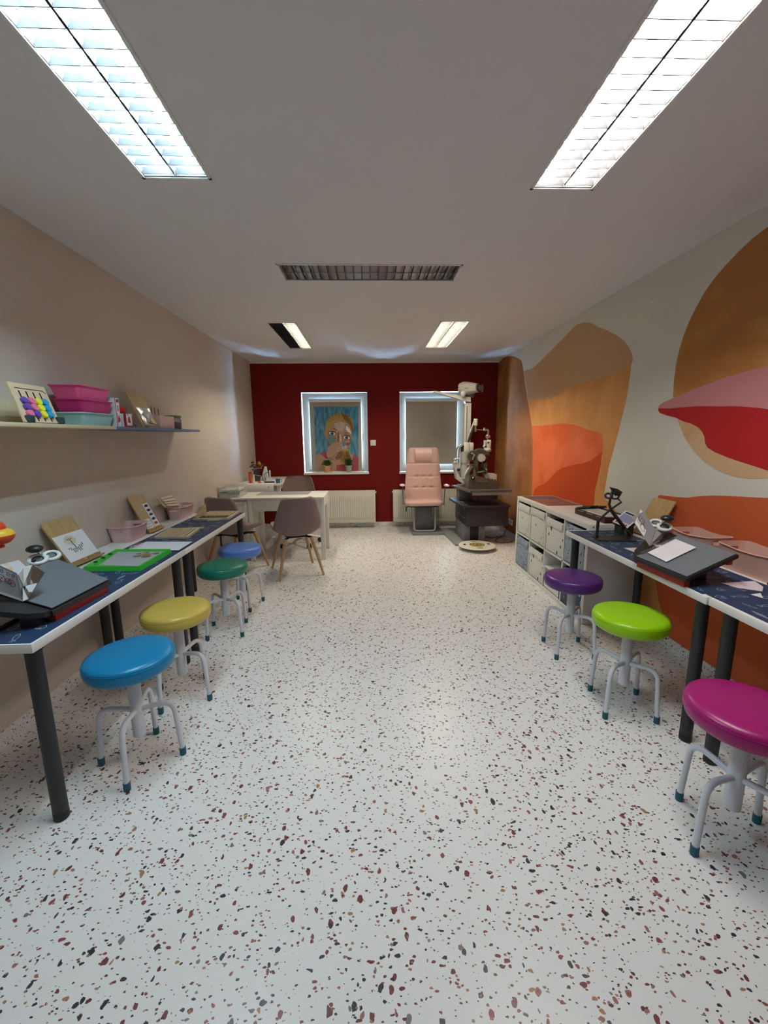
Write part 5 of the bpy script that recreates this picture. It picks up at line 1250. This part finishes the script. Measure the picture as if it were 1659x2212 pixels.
def plant(label, px, potm, shape, rr_, hh):
    zs = WIN[0][2]+.0042; c_ = at(px, 1018, 1, YB+.012); t = thing('potted_plant', label, 'plant', (c_.x, YB+.012, zs), 0, 'small plants on the window sill')
    b = B(); b.lathe([(.036, 0), (.037, .002), (.047, .088), (.052, .089), (.0535, .106), (.050, .106), (.047, .092), (0, .090)], n=32); b.done('pot', potm, t)
    b = B()
    rng = random.Random(int(px))
    for i in range(330):
        a_ = rng.uniform(0, 2*PI); f = rng.uniform(0, 1)**.6; ph = rng.uniform(.05, PI/2)
        if shape == 'round':
            c = Vector((rr_*f*math.cos(a_)*math.cos(ph*.8), rr_*f*math.sin(a_)*math.cos(ph*.8)*.9, .105+hh*(.1+.9*f*math.sin(ph)))); l_ = .016; w_ = .007
        else:
            c = Vector((rr_*f*math.cos(a_)*.75, rr_*f*math.sin(a_)*.7, .10+hh*rng.uniform(.1, .75))); l_ = .030; w_ = .003
        d = Vector((math.cos(a_)*f, math.sin(a_)*f, rng.uniform(.4, 1.4))).normalized(); sd = d.cross(Vector((rng.uniform(-1, 1), rng.uniform(-1, 1), .3))).normalized()
        b.poly([c-d*l_*.5, c+sd*w_, c+d*l_, c-sd*w_])
    b.done('foliage', P('leaf_dark_green' if shape == 'round' else 'leaf_deep_green', (.035, .10, .022) if shape == 'round' else (.02, .055, .02), .55), t, flat=True, fix=False)
    b = B(); b.cyl((0, 0, .09), (0, 0, .09+hh*.5), rr_*.5, rr_*.3, n=12); b.done('leaf_shade_core', P('shaded_leaf_core', (.012, .03, .008), .8), t)  # dark cone, shade among the leaves put in as colour
plant('small round leafed plant in a peach pot on the window sill, left of the pair', 707, P('peach_pot', (.70, .36, .20), .45), 'round', .075, .085)
plant('spiky grassy plant in a sage green pot on the window sill', 753.5, P('sage_pot', (.30, .42, .33), .45), 'grass', .075, .12)
# ---------------------------------------------------------------- pink examination chair
pinkv = P('pink_leatherette', (.66, .43, .385), .42, bump=.05, bscale=700)
greym = P('grey_metal_paint', (.17, .18, .19), .4); lgrey = P('light_grey_tube', (.36, .37, .37), .3)
PX = lambda u, v, y: at(u, v, 1, y)
o = (.80, 6.05, 0); t = thing('examination_chair', 'pink buttoned examination chair in front of the right radiator', 'examination chair', o)
YT, YBm = 6.17, 6.04
edgeL = [(883, 967), (879, 995), (876.5, 1025), (875, 1052), (876, 1078)]; edgeR = [(945.5, 967), (949, 995), (951, 1025), (953.5, 1052), (957, 1078)]
def bk(u, v, front):
    y = YT+(YBm-YT)*v; l = PX(*crom(edgeL, v), y); r = PX(*crom(edgeR, v), y)
    s = 2*u-1; hw = (r.x-l.x)/2; cx = (r.x+l.x)/2
    rad = .06
    zt_ = l.z; k = 1.0
    if v < .09: k = math.sqrt(max(0, 1-((.09-v)/.09)**2))*.14+.86
    x = cx+s*hw*k
    bul = .045*(1-abs(s)**6)
    if front:
        for bv in (.535, .755):
            for bu in (-.42, 0, .42): bul -= .020*math.exp(-((s-bu)/.09)**2-((v-bv)/.022)**2)
            bul -= .006*math.exp(-((v-bv)/.012)**2)*(abs(s) < .95)
        bul -= .010*math.exp(-((v-.30)/.010)**2)
        bul *= min(1, v/.03+.15)
        return Vector((x, y-bul, l.z))
    return Vector((x, y+.035*(1-abs(s)**8)*min(1, v/.03+.1), l.z))
b = loc(B(), o); nu, nv = 49, 90
fr = [bk(i/(nu-1), j/(nv-1), True) for j in range(nv) for i in range(nu)]; bc = [bk(i/(nu-1), j/(nv-1), False) for j in range(nv) for i in range(nu)]
N = nu*nv; fs = []
for j in range(nv-1):
    for i in range(nu-1):
        a_ = j*nu+i; fs += [(a_, a_+1, a_+nu+1, a_+nu), (N+a_, N+a_+nu, N+a_+nu+1, N+a_+1)]
ed = [(i, 0) for i in range(nu)]+[(nu-1, j) for j in range(1, nv)]+[(i, nv-1) for i in range(nu-2, -1, -1)]+[(0, j) for j in range(nv-2, 0, -1)]
for (i, j), (k, l) in zip(ed, ed[1:]+ed[:1]): fs.append((j*nu+i, N+j*nu+i, N+l*nu+k, l*nu+k))
b._add(fr+bc, fs); back_o = b.done('backrest', pinkv, t, ang=70)
for bv in (.535, .755):
    for bu in (-.42, 0, .42):
        p = bk(bu/2+.5, bv, True); b = loc(B(), o); b.ball(p+Vector((0, .002, 0)), (.010, .006, .010), 10, 0, 6); b.done('button', pinkv, back_o)
h0, h1 = PX(896, 970, YT-.05), PX(931.5, 1002, YT-.05)
b = loc(B(), o); hc = (h0+h1)/2
b.grid(lambda u, v: Vector((hc.x+(h1.x-h0.x)*(u-.5), YT-.052-.055*math.sin(PI*min(max(v, .02), .98))**.55, h1.z+(h0.z-h1.z)*v)), 14, 18)
for s in (0, 1): b.poly([(hc.x+(h1.x-h0.x)*(s-.5), YT-.052-.055*math.sin(PI*min(max(v/17, .02), .98))**.55, h1.z+(h0.z-h1.z)*v/17) for v in range(18)])
b.done('headrest', pinkv, t, ang=50)
s0, s1 = PX(876, 1091, 5.74), PX(957.5, 1092.5, 5.74); sbk = PX(915, 1074, 6.02)
b = loc(B(), o); cxs = (s0.x+s1.x)/2; hw = (s1.x-s0.x)/2; zt = s0.z+.035
out = [(cxs+x, 5.90+y) for x, y in rrect(2*hw, .34, .075, 8)]
b.lathe([(0, -.035)], n=3) if False else None
lay = []
for f, z in ((.94, -.055), (.985, -.045), (1., -.025), (1., -.012), (.985, 0), (.93, .008), (.7, .012), (.3, .012)):
    lay.append([(cxs+(x-cxs)*f, 5.90+(y-5.90)*f, zt+z) for x, y in out])
n = len(out); vs = [p for r_ in lay for p in r_]; fs = [(j*n+i, j*n+(i+1) % n, (j+1)*n+(i+1) % n, (j+1)*n+i) for j in range(len(lay)-1) for i in range(n)]+[tuple(range(n))[::-1], tuple(range((len(lay)-1)*n, len(lay)*n))]
b._add(vs, fs); b.done('seat', pinkv, t, ang=60)
b = loc(B(), o); b.box((cxs, 5.92, zt-.068), (.40, .26, .022), 0, .005); b.tube([(cxs-.20, 5.86, zt-.075), (cxs-.245, 5.84, zt-.08), (cxs-.25, 5.83, zt-.14)], .008, 8); b.done('seat_frame', blk, t)
for sd, (u0, v0, u1, v1) in ((-1, (870, 1049, 871, 1088)), (1, (961.5, 1050, 959, 1089))):
    p0 = PX(u0, v0, 5.95); p1 = PX(u1, v1, 5.95)
    b = loc(B(), o); b.tube(fillet([p0+Vector((0, 0, .0)), p1, (cxs+sd*.18, 5.95, zt-.066)], .02), .0075, 10); b.tube([p1+Vector((sd*.012, 0, 0)), p1-Vector((sd*.03, 0, 0))], .010, 10); am = b.done('arm_rod', P('dark_steel', (.22, .20, .19), .3, .8), t)
    b = loc(B(), o); q_ = PX(u0+(-.0 if sd < 0 else .0), v0-2, 5.95); b.ball(q_+Vector((sd*.012, -.06, .002)), (.038, .11, .017), 18, 0, 10); b.done('armrest', pinkv, t)
b = loc(B(), o); c0, c1_ = PX(898, 1101, 5.97), PX(933, 1147, 5.97)
b.span((c0.x, 5.97, .02), (c1_.x, 6.18, zt-.08), .008); b.done('pedestal', greym, t)
b = loc(B(), o); b.span((c0.x-.004, 5.962, zt-.115), (c1_.x+.004, 6.185, zt-.09), .004); b.done('bellows_collar', blk, t)
f0, f1_ = PX(895, 1100, 5.88), PX(940.5, 1100, 5.88)
b = loc(B(), o); b.tube(fillet([(f0.x, 5.95, zt-.072), (f0.x, 5.88, zt-.072), (f0.x, 5.88, .052), (f1_.x, 5.88, .052), (f1_.x, 5.88, zt-.072), (f1_.x, 5.95, zt-.072)], .05), .0155, 14); b.done('footrest', lgrey, t)
b = loc(B(), o); b.span((.62, 5.82, .0005), (1.07, 6.30, .036), .004); b.done('base_block', P('grey_base_paint', (.24, .26, .27), .45), t)
# ---------------------------------------------------------------- refraction unit
o = (1.45, 5.6, 0); dgrey = P('charcoal_lacquer', (.035, .033, .036), .4); mgrey = P('mid_grey_lacquer', (.21, .22, .24), .4); wgrey = P('instrument_white', (.66, .66, .64), .35)
t = thing('refraction_unit', 'dark grey eye examination cabinet with tall white column in the right corner', 'examination unit', o)
b = loc(B(), o); b.prism([(1.075, 5.84, .0005), (1.11, 5.20, .0005), (1.28, 5.18, .0005), (1.56, 5.30, .0005), (1.56, 6.2, .0005), (1.075, 6.2, .0005)], (0, 0, .022)); b.done('base_plate', MC['grey_base_paint'], t, flat=True)
b = loc(B(), o); b.span((1.25, 5.34, .0225), (1.535, 5.86, .25), .004); b.done('pedestal', mgrey, t)
b = loc(B(), o); b.span((1.335, 5.328, .025), (1.445, 5.34, .25), .002); b.done('pedestal_panel', blk, t)
b = loc(B(), o); b.span((1.25, 5.22, .25), (1.80, 5.90, .50), .004); cab = b.done('cabinet_body', dgrey, t)
for z0_, z1_ in ((.375, .48), (.262, .365)):
    b = loc(B(), o); b.span((1.242, 5.24, z0_), (1.25, 5.86, z1_), .002); dr_ = b.done('drawer', dgrey, t)
    b = loc(B(), o); b.span((1.237, 5.25, z1_-.012), (1.243, 5.85, z1_-.002), .001); b.done('drawer_handle', alu, dr_)
b = loc(B(), o); b.prism([(1.20, 5.20, .50), (1.815, 5.20, .50), (1.815, 5.92, .50), (1.16, 5.92, .50)], (0, 0, .026)); b.done('counter_plate', dgrey, t, flat=True)
b = loc(B(), o); b.span((1.30, 5.30, .526), (1.72, 5.62, .534), .003); b.span((1.24, 5.38, .526), (1.275, 5.52, .530), .001); b.done('control_panel', blk, t)
b = loc(B(), o); b.span((1.25, 5.42, .526), (1.268, 5.60, .531)); b.done('label_strip', P('pale_label', (.4, .4, .42), .4), t)
b = loc(B(), o); b.span((1.245, 5.66, .526), (1.42, 5.84, .735), .01); b.done('swivel_post', mgrey, t)
b = loc(B(), o); b.prism([(1.27, 5.14, .705), (1.81, 5.16, .705), (1.76, 5.55, .705), (1.40, 5.88, .705), (1.165, 5.80, .705)], (0, 0, .024)); b.done('instrument_table', P('dark_grey_table', (.09, .088, .09), .35), t, flat=True)
b = loc(B(), o); b.prism([(1.31, 5.17, .665), (1.775, 5.185, .665), (1.73, 5.50, .665), (1.42, 5.72, .665)], (0, 0, .04)); b.done('table_drawer', P('pale_grey_drawer', (.36, .36, .36), .4), t, flat=True)
b = loc(B(), o); b.span((1.42, 5.25, .60), (1.66, 5.45, .664), .006); b.done('slide_tray', blk, t)
yc = 5.92
pc0, pc1 = PX(1004.5, 870, yc), PX(1018.5, 870, yc)
b = loc(B(), o); b.span((pc0.x, yc, .526), (pc1.x, yc+.10, pc0.z), .006); b.done('column', wgrey, t)
b = loc(B(), o); b.span((pc0.x+.028, yc-.004, .75), (pc0.x+.034, yc, pc0.z-.05)); b.done('column_groove', blk, t)
b = loc(B(), o); pts = [PX(u, v, yc-.02) for u, v in ((1017, 868), (1004, 866.5), (985, 860), (960, 853), (941, 848), (936, 844.5), (945, 845), (970, 850.5), (1000, 856), (1017, 858))]; b.prism(pts, (0, .09, 0)); b.done('lamp_arm', wgrey, t, flat=True)
b = loc(B(), o); q_ = PX(1011, 856, yc); b.cyl((q_.x, yc+.04, q_.z-.02), (q_.x, yc+.04, q_.z+.03), .035, n=20); b.done('projector_neck', mgrey, t)
b = loc(B(), o); q_ = PX(1001, 850, yc-.06); b.ball(q_, (.034, .02, .042), 18, 0, 10); b.done('arm_joint', wgrey, t)
# chart projector on the column
o3 = Vector((PX(1018, 841, yc).x, yc+.02, PX(1018, 853, yc).z)); tp = thing('chart_projector', 'pale grey chart projector on top of the tall white column', 'projector', o3)
def sect(u, v0, v1, y, w_, r_):
    a_ = PX(u, v0, y); c_ = PX(u, v1, y); cz = (a_.z+c_.z)/2; h_ = abs(a_.z-c_.z)
    return a_.x, y, cz, w_, h_
b = B(); secs = [(997, 831, 846, 5.99, .06), (998, 828, 850, 5.98, .15), (1006, 825, 852, 5.95, .19), (1014, 825, 852, 5.90, .18), (1024, 827, 848, 5.84, .165), (1036, 829.5, 846.5, 5.77, .155)]
rings = []
for u, v0, v1, y, w_ in secs:
    a_ = PX(u, v0, y); c_ = PX(u, v1, y); cz = (a_.z+c_.z)/2; h_ = abs(a_.z-c_.z)
    ax_ = Vector((.55, -.83, 0)); sd = Vector((.83, .55, 0))
    rings.append([Vector((a_.x, y, cz))-o3+sd*x+Vector((0, 0, z)) for x, z in rrect(w_, h_, min(w_, h_)*.32, 4)])
n = len(rings[0]); b._add([p for r_ in rings for p in r_], [(j*n+i, j*n+(i+1) % n, (j+1)*n+(i+1) % n, (j+1)*n+i) for j in range(len(rings)-1) for i in range(n)]+[tuple(range(n))[::-1], tuple(range((len(rings)-1)*n, len(rings)*n))]); b.done('projector_housing', P('warm_grey_housing', (.50, .48, .45), .4), tp, ang=45)
ax_ = Vector((.55, -.83, 0)); fc = sum(rings[-1], Vector())/n
b = B(); b.cyl(fc+ax_*.002, fc+ax_*.010, .056, n=28); lh = b.done('lens_barrel', blk, tp)
b = B(); ring(b, fc+ax_*.0115, .038, ax_, .002); b.done('lens_ring', chrome, lh)
b = B(); b.cyl(fc+ax_*.0105, fc+ax_*.012, .034, n=24); b.done('lens', lensm, lh)
q_ = PX(1010, 838, 5.80)-o3; b = B(); b.box(q_+Vector((0, .02, 0)), (.07, .004, .008), -.3); b.done('name_strip', P('dark_grey_print', (.15, .15, .15), .5), tp)
b = B(); b.cyl((-.0, -.0, -.03), (0, 0, .035), .05, n=24); b.done('projector_base', mgrey, tp)
# phoropter arm
b = loc(B(), o); y = 5.72
b.tube([PX(1011, 957, 5.80), PX(1024, 918, y)], .017, 10); b.done('swing_arm', P('dark_arm', (.06, .06, .062), .35), t)
b = loc(B(), o); b.tube([PX(1018, 934, 5.76)+Vector((-.02, -.015, 0)), PX(1026, 908, y)+Vector((-.01, -.015, 0))], .010, 10); b.done('arm_cover', wgrey, t)
b = loc(B(), o); p0, p1 = PX(1028, 904.5, y), PX(1027, 919, y); b.cyl(p1, p0, .028, n=24); b.done('arm_knuckle', wgrey, t)
b = loc(B(), o); p2 = PX(1027, 932.5, y); b.cyl(p2, p1, .015, n=20); b.done('chrome_spindle', chrome, t)
b = loc(B(), o); b.tube([PX(1027, 928, y), PX(1045, 929, y)], .0065, 8); b.ball(PX(1046, 928.5, y), .018, 12); b.tube(fillet([PX(1046, 929, y), PX(1055, 928, y), PX(1054.5, 937, y)], .02), .013, 10); b.cyl(PX(1046, 926, y), PX(1046, 923.5, y), .015, n=14); b.done('hanger_arm', steel, t)
b = loc(B(), o); b.ball(PX(1053.5, 943, y), (.032, .03, .032), 16); b.cyl(PX(1054.5, 943, y)+Vector((0, -.035, 0)), PX(1054.5, 943, y), .022, n=18); b.tube([PX(1054.5, 935, y), PX(1053.5, 952, y)], .010, 10); b.done('tilt_joint', steel, t)
tph = thing('phoropter', 'white folded phoropter hanging from the arm beside the orange wall', 'phoropter', PX(1053, 960, y))
oph = PX(1053, 960, y)
b = loc(B(), oph); pa, pb = PX(1051.5, 950, y), PX(1059, 976, y); b.box((pa+pb)/2, (abs(pb.x-pa.x), .09, abs(pb.z-pa.z)), 0, .015); b.done('lens_bank', wgrey, tph)
b = loc(B(), oph); b.ball(PX(1052, 972, y)+Vector((0, -.02, 0)), (.055, .045, .036), 16); b.done('lens_turret', wgrey, tph)
b = loc(B(), oph); pa, pb = PX(1045.5, 951, y), PX(1049.5, 966, y); b.box((pa+pb)/2, (.02, .06, abs(pb.z-pa.z)), .1, .006); b.ball(PX(1046.5, 964, y), (.02, .03, .025), 12); b.done('lens_bank', wgrey, tph)
for u, v in ((1055, 956), (1049, 965), (1059.5, 964)):
    b = loc(B(), oph); c_ = PX(u, v, y-.055); b.cyl(c_+Vector((0, .012, 0)), c_, .011, n=16); b.done('dial', blk if u < 1057 else chrome, tph)
# white slit lamp behind, khaki keratometer in front
ZI = .729; y = 5.62; o4 = Vector((PX(1003, 1040, y).x, y, ZI)); ts = thing('slit_lamp', 'white slit lamp with curved chin rest on the instrument table, by the window', 'slit lamp', o4)
pa, pb = PX(1001, 955.5, y), PX(1013, 1000, y)
b = loc(B(), o4); b.box(((pa.x+pb.x)/2, y, (pa.z+pb.z)/2), (pb.x-pa.x, .10, pa.z-pb.z), 0, .018); b.done('lamp_housing', wgrey, ts)
pa, pb = PX(1014.5, 956, y), PX(1021.5, 978, y)
b = loc(B(), o4); b.box(((pa.x+pb.x)/2, y, (pa.z+pb.z)/2), (pb.x-pa.x, .10, pa.z-pb.z), 0, .015); b.done('side_housing', wgrey, ts)
pa, pb = PX(996.5, 962, y), PX(1001, 977, y)
b = loc(B(), o4); b.box(((pa.x+pb.x)/2, y, (pa.z+pb.z)/2), (pb.x-pa.x+.01, .06, pa.z-pb.z), 0, .004); b.done('dark_slot', blk, ts)
def cyl_px(b, u, v0, v1, r0, r1, yy): b.cyl(PX(u, v1, yy), PX(u, v0, yy), r1, r0, n=26)
b = loc(B(), o4); cyl_px(b, 1004, 975, 1000, .055, .06, y); cyl_px(b, 1003.5, 1000, 1004, .052, .052, y); cyl_px(b, 1003, 1004, 1034, .055, .075, y); b.done('lamp_pillar', P('aluminium_white', (.58, .58, .56), .3, .3), ts)
b = loc(B(), o4); b.tube([PX(1004, 1030, y-.05), PX(1009, 1018, y-.08), PX(1018, 1006, y-.08)], [.02, .018, .02], 12); b.box(PX(1016, 1003.5, y-.08), (.075, .05, .014), 0, .004); b.done('eyepiece_arm', wgrey, ts)
b = loc(B(), o4); b.tube(fillet([PX(988, 1031, y), PX(985, 1000, y), PX(986, 968, y), PX(997, 960, y)], .08, 8), .010, 10); b.tube(fillet([PX(991, 1028, y-.03), PX(990, 995, y-.03), PX(992, 968, y-.03), PX(999, 962, y-.03)], .06, 8), .008, 10); b.done('headrest_frame', P('satin_chrome', (.6, .6, .6), .25, .9), ts)
b = loc(B(), o4); b.prism([PX(u, v, y-.06) for u, v in ((983, 1000), (991, 1000), (991, 1012), (993, 1030), (1003, 1035), (1010, 1036), (1010, 1043), (998, 1043), (988, 1036), (983, 1012))], (0, .16, 0)); b.done('lamp_foot', wgrey, ts, flat=True)
b = loc(B(), o4); b.ball(PX(990.5, 1014.5, y-.065), .022, 14); b.done('black_knob', blk, ts)
for u, v in ((984, 992), (989, 991), (983, 998)):
    b = loc(B(), o4); b.ball(PX(u, v, y-.05), (.022, .03, .018), 12); b.done('chin_rest', wgrey, ts)
khaki = P('khaki_metal', (.125, .115, .085), .35, .2); y = 5.42
o5 = Vector((PX(1043, 1050, y).x, y, ZI)); tk = thing('keratometer', 'khaki keratometer with silver drums on the dark instrument table', 'keratometer', o5)
b = loc(B(), o5); pts = [PX(u, v, 5.30) for u, v in ((1011, 1051), (1079, 1050), (1074, 1040), (1062, 1036), (1038, 1030), (1014, 1028))]
pts[0].z = ZI; pts[1].z = ZI; b.prism(pts, (0, .22, 0)); b.done('base_housing', khaki, tk, flat=True)
b = loc(B(), o5); pa = PX(1030, 1041, 5.298); pb = PX(1052, 1040, 5.298); b.tube([pa, pb], .006, 8); b.done('base_handle', P('khaki_light', (.2, .19, .15), .35, .3), tk)
b = loc(B(), o5); b.ball(PX(1022, 1032, 5.29), .024, 14); k_ = b.done('focus_knob', blk, tk)
b = loc(B(), o5); b.ball(PX(1022, 1032, 5.272), .010, 10); b.done('knob_cap', white_pl, k_)
b = loc(B(), o5); b.tube([PX(1012, 1030, y), PX(1014, 1018, y), PX(1022, 1008, y)], .02, 10); b.tube([PX(1027, 1032, y), PX(1028, 1010, y), PX(1030, 992, y)], [.045, .035, .04], 14); b.tube([PX(1048, 1034, y), PX(1048, 1015, y), PX(1044, 1000, y)], [.03, .035, .05], 14); b.done('column', khaki, tk)
b = loc(B(), o5); b.cyl(PX(1021, 985, y+.08), PX(1021, 985, y)+Vector((0, -.02, 0)), .075, .065, n=28); b.cyl(PX(1036, 986, y+.1), PX(1036, 986, y+.02), .11, .09, n=28); b.box(PX(1041, 982.5, y+.02), (.19, .08, .04), 0, .015); b.done('optical_head', P('khaki_dark', (.07, .068, .055), .35, .2), tk)
b = loc(B(), o5); b.tube([PX(1019, 978, y-.03), PX(1024, 982, y-.045), PX(1021, 992, y-.03)], .014, 10); b.done('bright_rim', chrome, tk)
dc = PX(1040.5, 989.5, y-.06)
b = loc(B(), o5); b.cyl(dc+Vector((0, .07, 0)), dc, .055, .052, n=32); drm = b.done('silver_drum', P('silver_drum', (.6, .6, .58), .3, .7), tk)
b = loc(B(), o5); b.cyl(dc, dc+Vector((0, -.004, 0)), .047, n=32); b.ball(dc, (.008, .008, .008), 10); b.done('drum_face', P('drum_face', (.66, .66, .64), .4, .2), drm)
b = loc(B(), o5); b.tube([PX(1033, 1020, y-.08), PX(1046, 1019, y-.10)], .014, 10); b.tube([PX(1038, 1014, y-.06), PX(1050, 1024, y-.07)], .009, 8); b.ball(PX(1049.5, 1014.5, y-.08), .017, 12); b.tube([PX(1027, 1008, y-.04), PX(1032, 1030, y-.05)], .008, 8); b.tube([PX(1043, 996, y-.05), PX(1041, 1008, y-.05)], .016, 10); b.done('control_levers', blk, tk)
b = loc(B(), o5); b.ball(PX(1050.5, 1014.5, y-.10), .012, 10); b.box(PX(1036, 1020, y-.10), (.07, .02, .008), 0, .002); b.done('lever_tips', chrome, tk)
pa, pb = PX(1049, 1022.5, 5.34), PX(1074, 1033, 5.34)
zb = PX(1060, 1036, 5.36).z+.004
b = loc(B(), o5)
b.prism([(pa.x, 5.36, PX(1049, 1034.2, 5.36).z+.003), (pb.x, 5.36, PX(1074, 1039.8, 5.36).z+.003), (pb.x, 5.36, PX(1074, 1025, 5.36).z), (pb.x-.03, 5.36, PX(1070, 1023, 5.36).z), (pa.x, 5.36, PX(1049, 1022.5, 5.36).z)], (0, .09, 0)); wbx = b.done('slide_box', wgrey, tk, flat=True); wbx['label'] = 'white sloping box on the right of the khaki base'
for i in range(4): b = loc(B(), o5); b.box((pa.x+.02+i*.038, 5.357, zb+.010-.006*i), (.024, .006, .010), 0, .001); b.done('dark_slot', blk, wbx)
# ---------------------------------------------------------------- wobble board and cable on the floor
t = thing('balance_board', 'round white balance board with yellow rings on the floor by the cabinet', 'balance board', (1.35, 5.03, 0))
b = B(); b.lathe([(.03, .0), (.07, .006), (.11, .025), (.12, .034)], n=40); b.done('rocker_base', P('grey_plastic', (.3, .3, .3), .5), t)
b = B(); b.lathe([(.10, .034), (.215, .040), (.228, .046), (.230, .052), (.226, .057), (0, .058)], n=64); dk = b.done('board_disc', P('off_white_disc', (.72, .71, .62), .4), t)
b = B()
def ann(r0, r1, z, m):
    for i in range(48):
        a0, a1 = 2*PI*i/48, 2*PI*(i+1)/48
        b.poly([(r0*math.cos(a0), r0*math.sin(a0), z), (r1*math.cos(a0), r1*math.sin(a0), z), (r1*math.cos(a1), r1*math.sin(a1), z), (r0*math.cos(a1), r0*math.sin(a1), z)], m)
ann(.0, .095, .0584, 0); ann(.080, .090, .0588, 1); ann(.045, .056, .0588, 1); ann(.0, .018, .0588, 1)
b.done('ring_print', [P('mustard_print', (.45, .36, .08), .5), ink], dk, flat=True, fix=False)
for a_ in (.15, PI-.15, PI/2, -PI/2):
    b = B()
    for k in range(3):
        c_ = Vector((.155*math.cos(a_)+.02*(k-1)*math.sin(a_), .155*math.sin(a_)-.02*(k-1)*math.cos(a_), .0588)); b.poly([c_+Vector((dx, dy, 0)) for dx, dy in ((-.018, -.008), (.018, -.012), (.012, .010), (-.012, .012))])
    b.done('edge_print', ink, dk, flat=True, fix=False)
c7c = crop(1040, 1080, 200)
pts = [at(*c7c(x, y), 2, .005) for x, y in ((60, 660), (150, 683), (230, 680), (330, 660), (385, 645))]
pts = [Vector((p.x, p.y, .005)) for p in pts]
lp = [at(*c7c(x, y), 2, .005) for x, y in ((385, 645), (290, 690), (245, 720), (260, 750), (340, 770), (450, 770), (540, 748), (565, 725))]
lp = [Vector((p.x, p.y, .005)) for p in lp]
up_ = [Vector((lp[0].x+.01, lp[0].y, .006)), Vector((1.90, 5.60, .10)), Vector((1.95, 5.63, .20))]
b = B(); b.tube(fillet(pts+lp[1:], .15, 6), .0042, 8); b.tube(fillet([pts[-1]]+up_[1:], .1, 8), .0042, 8)
tag(b.done('power_cable', P('black_cable', (.03, .03, .03), .5)), 'thin dark cable looped on the floor behind the cube shelf, up to the socket', 'cable')
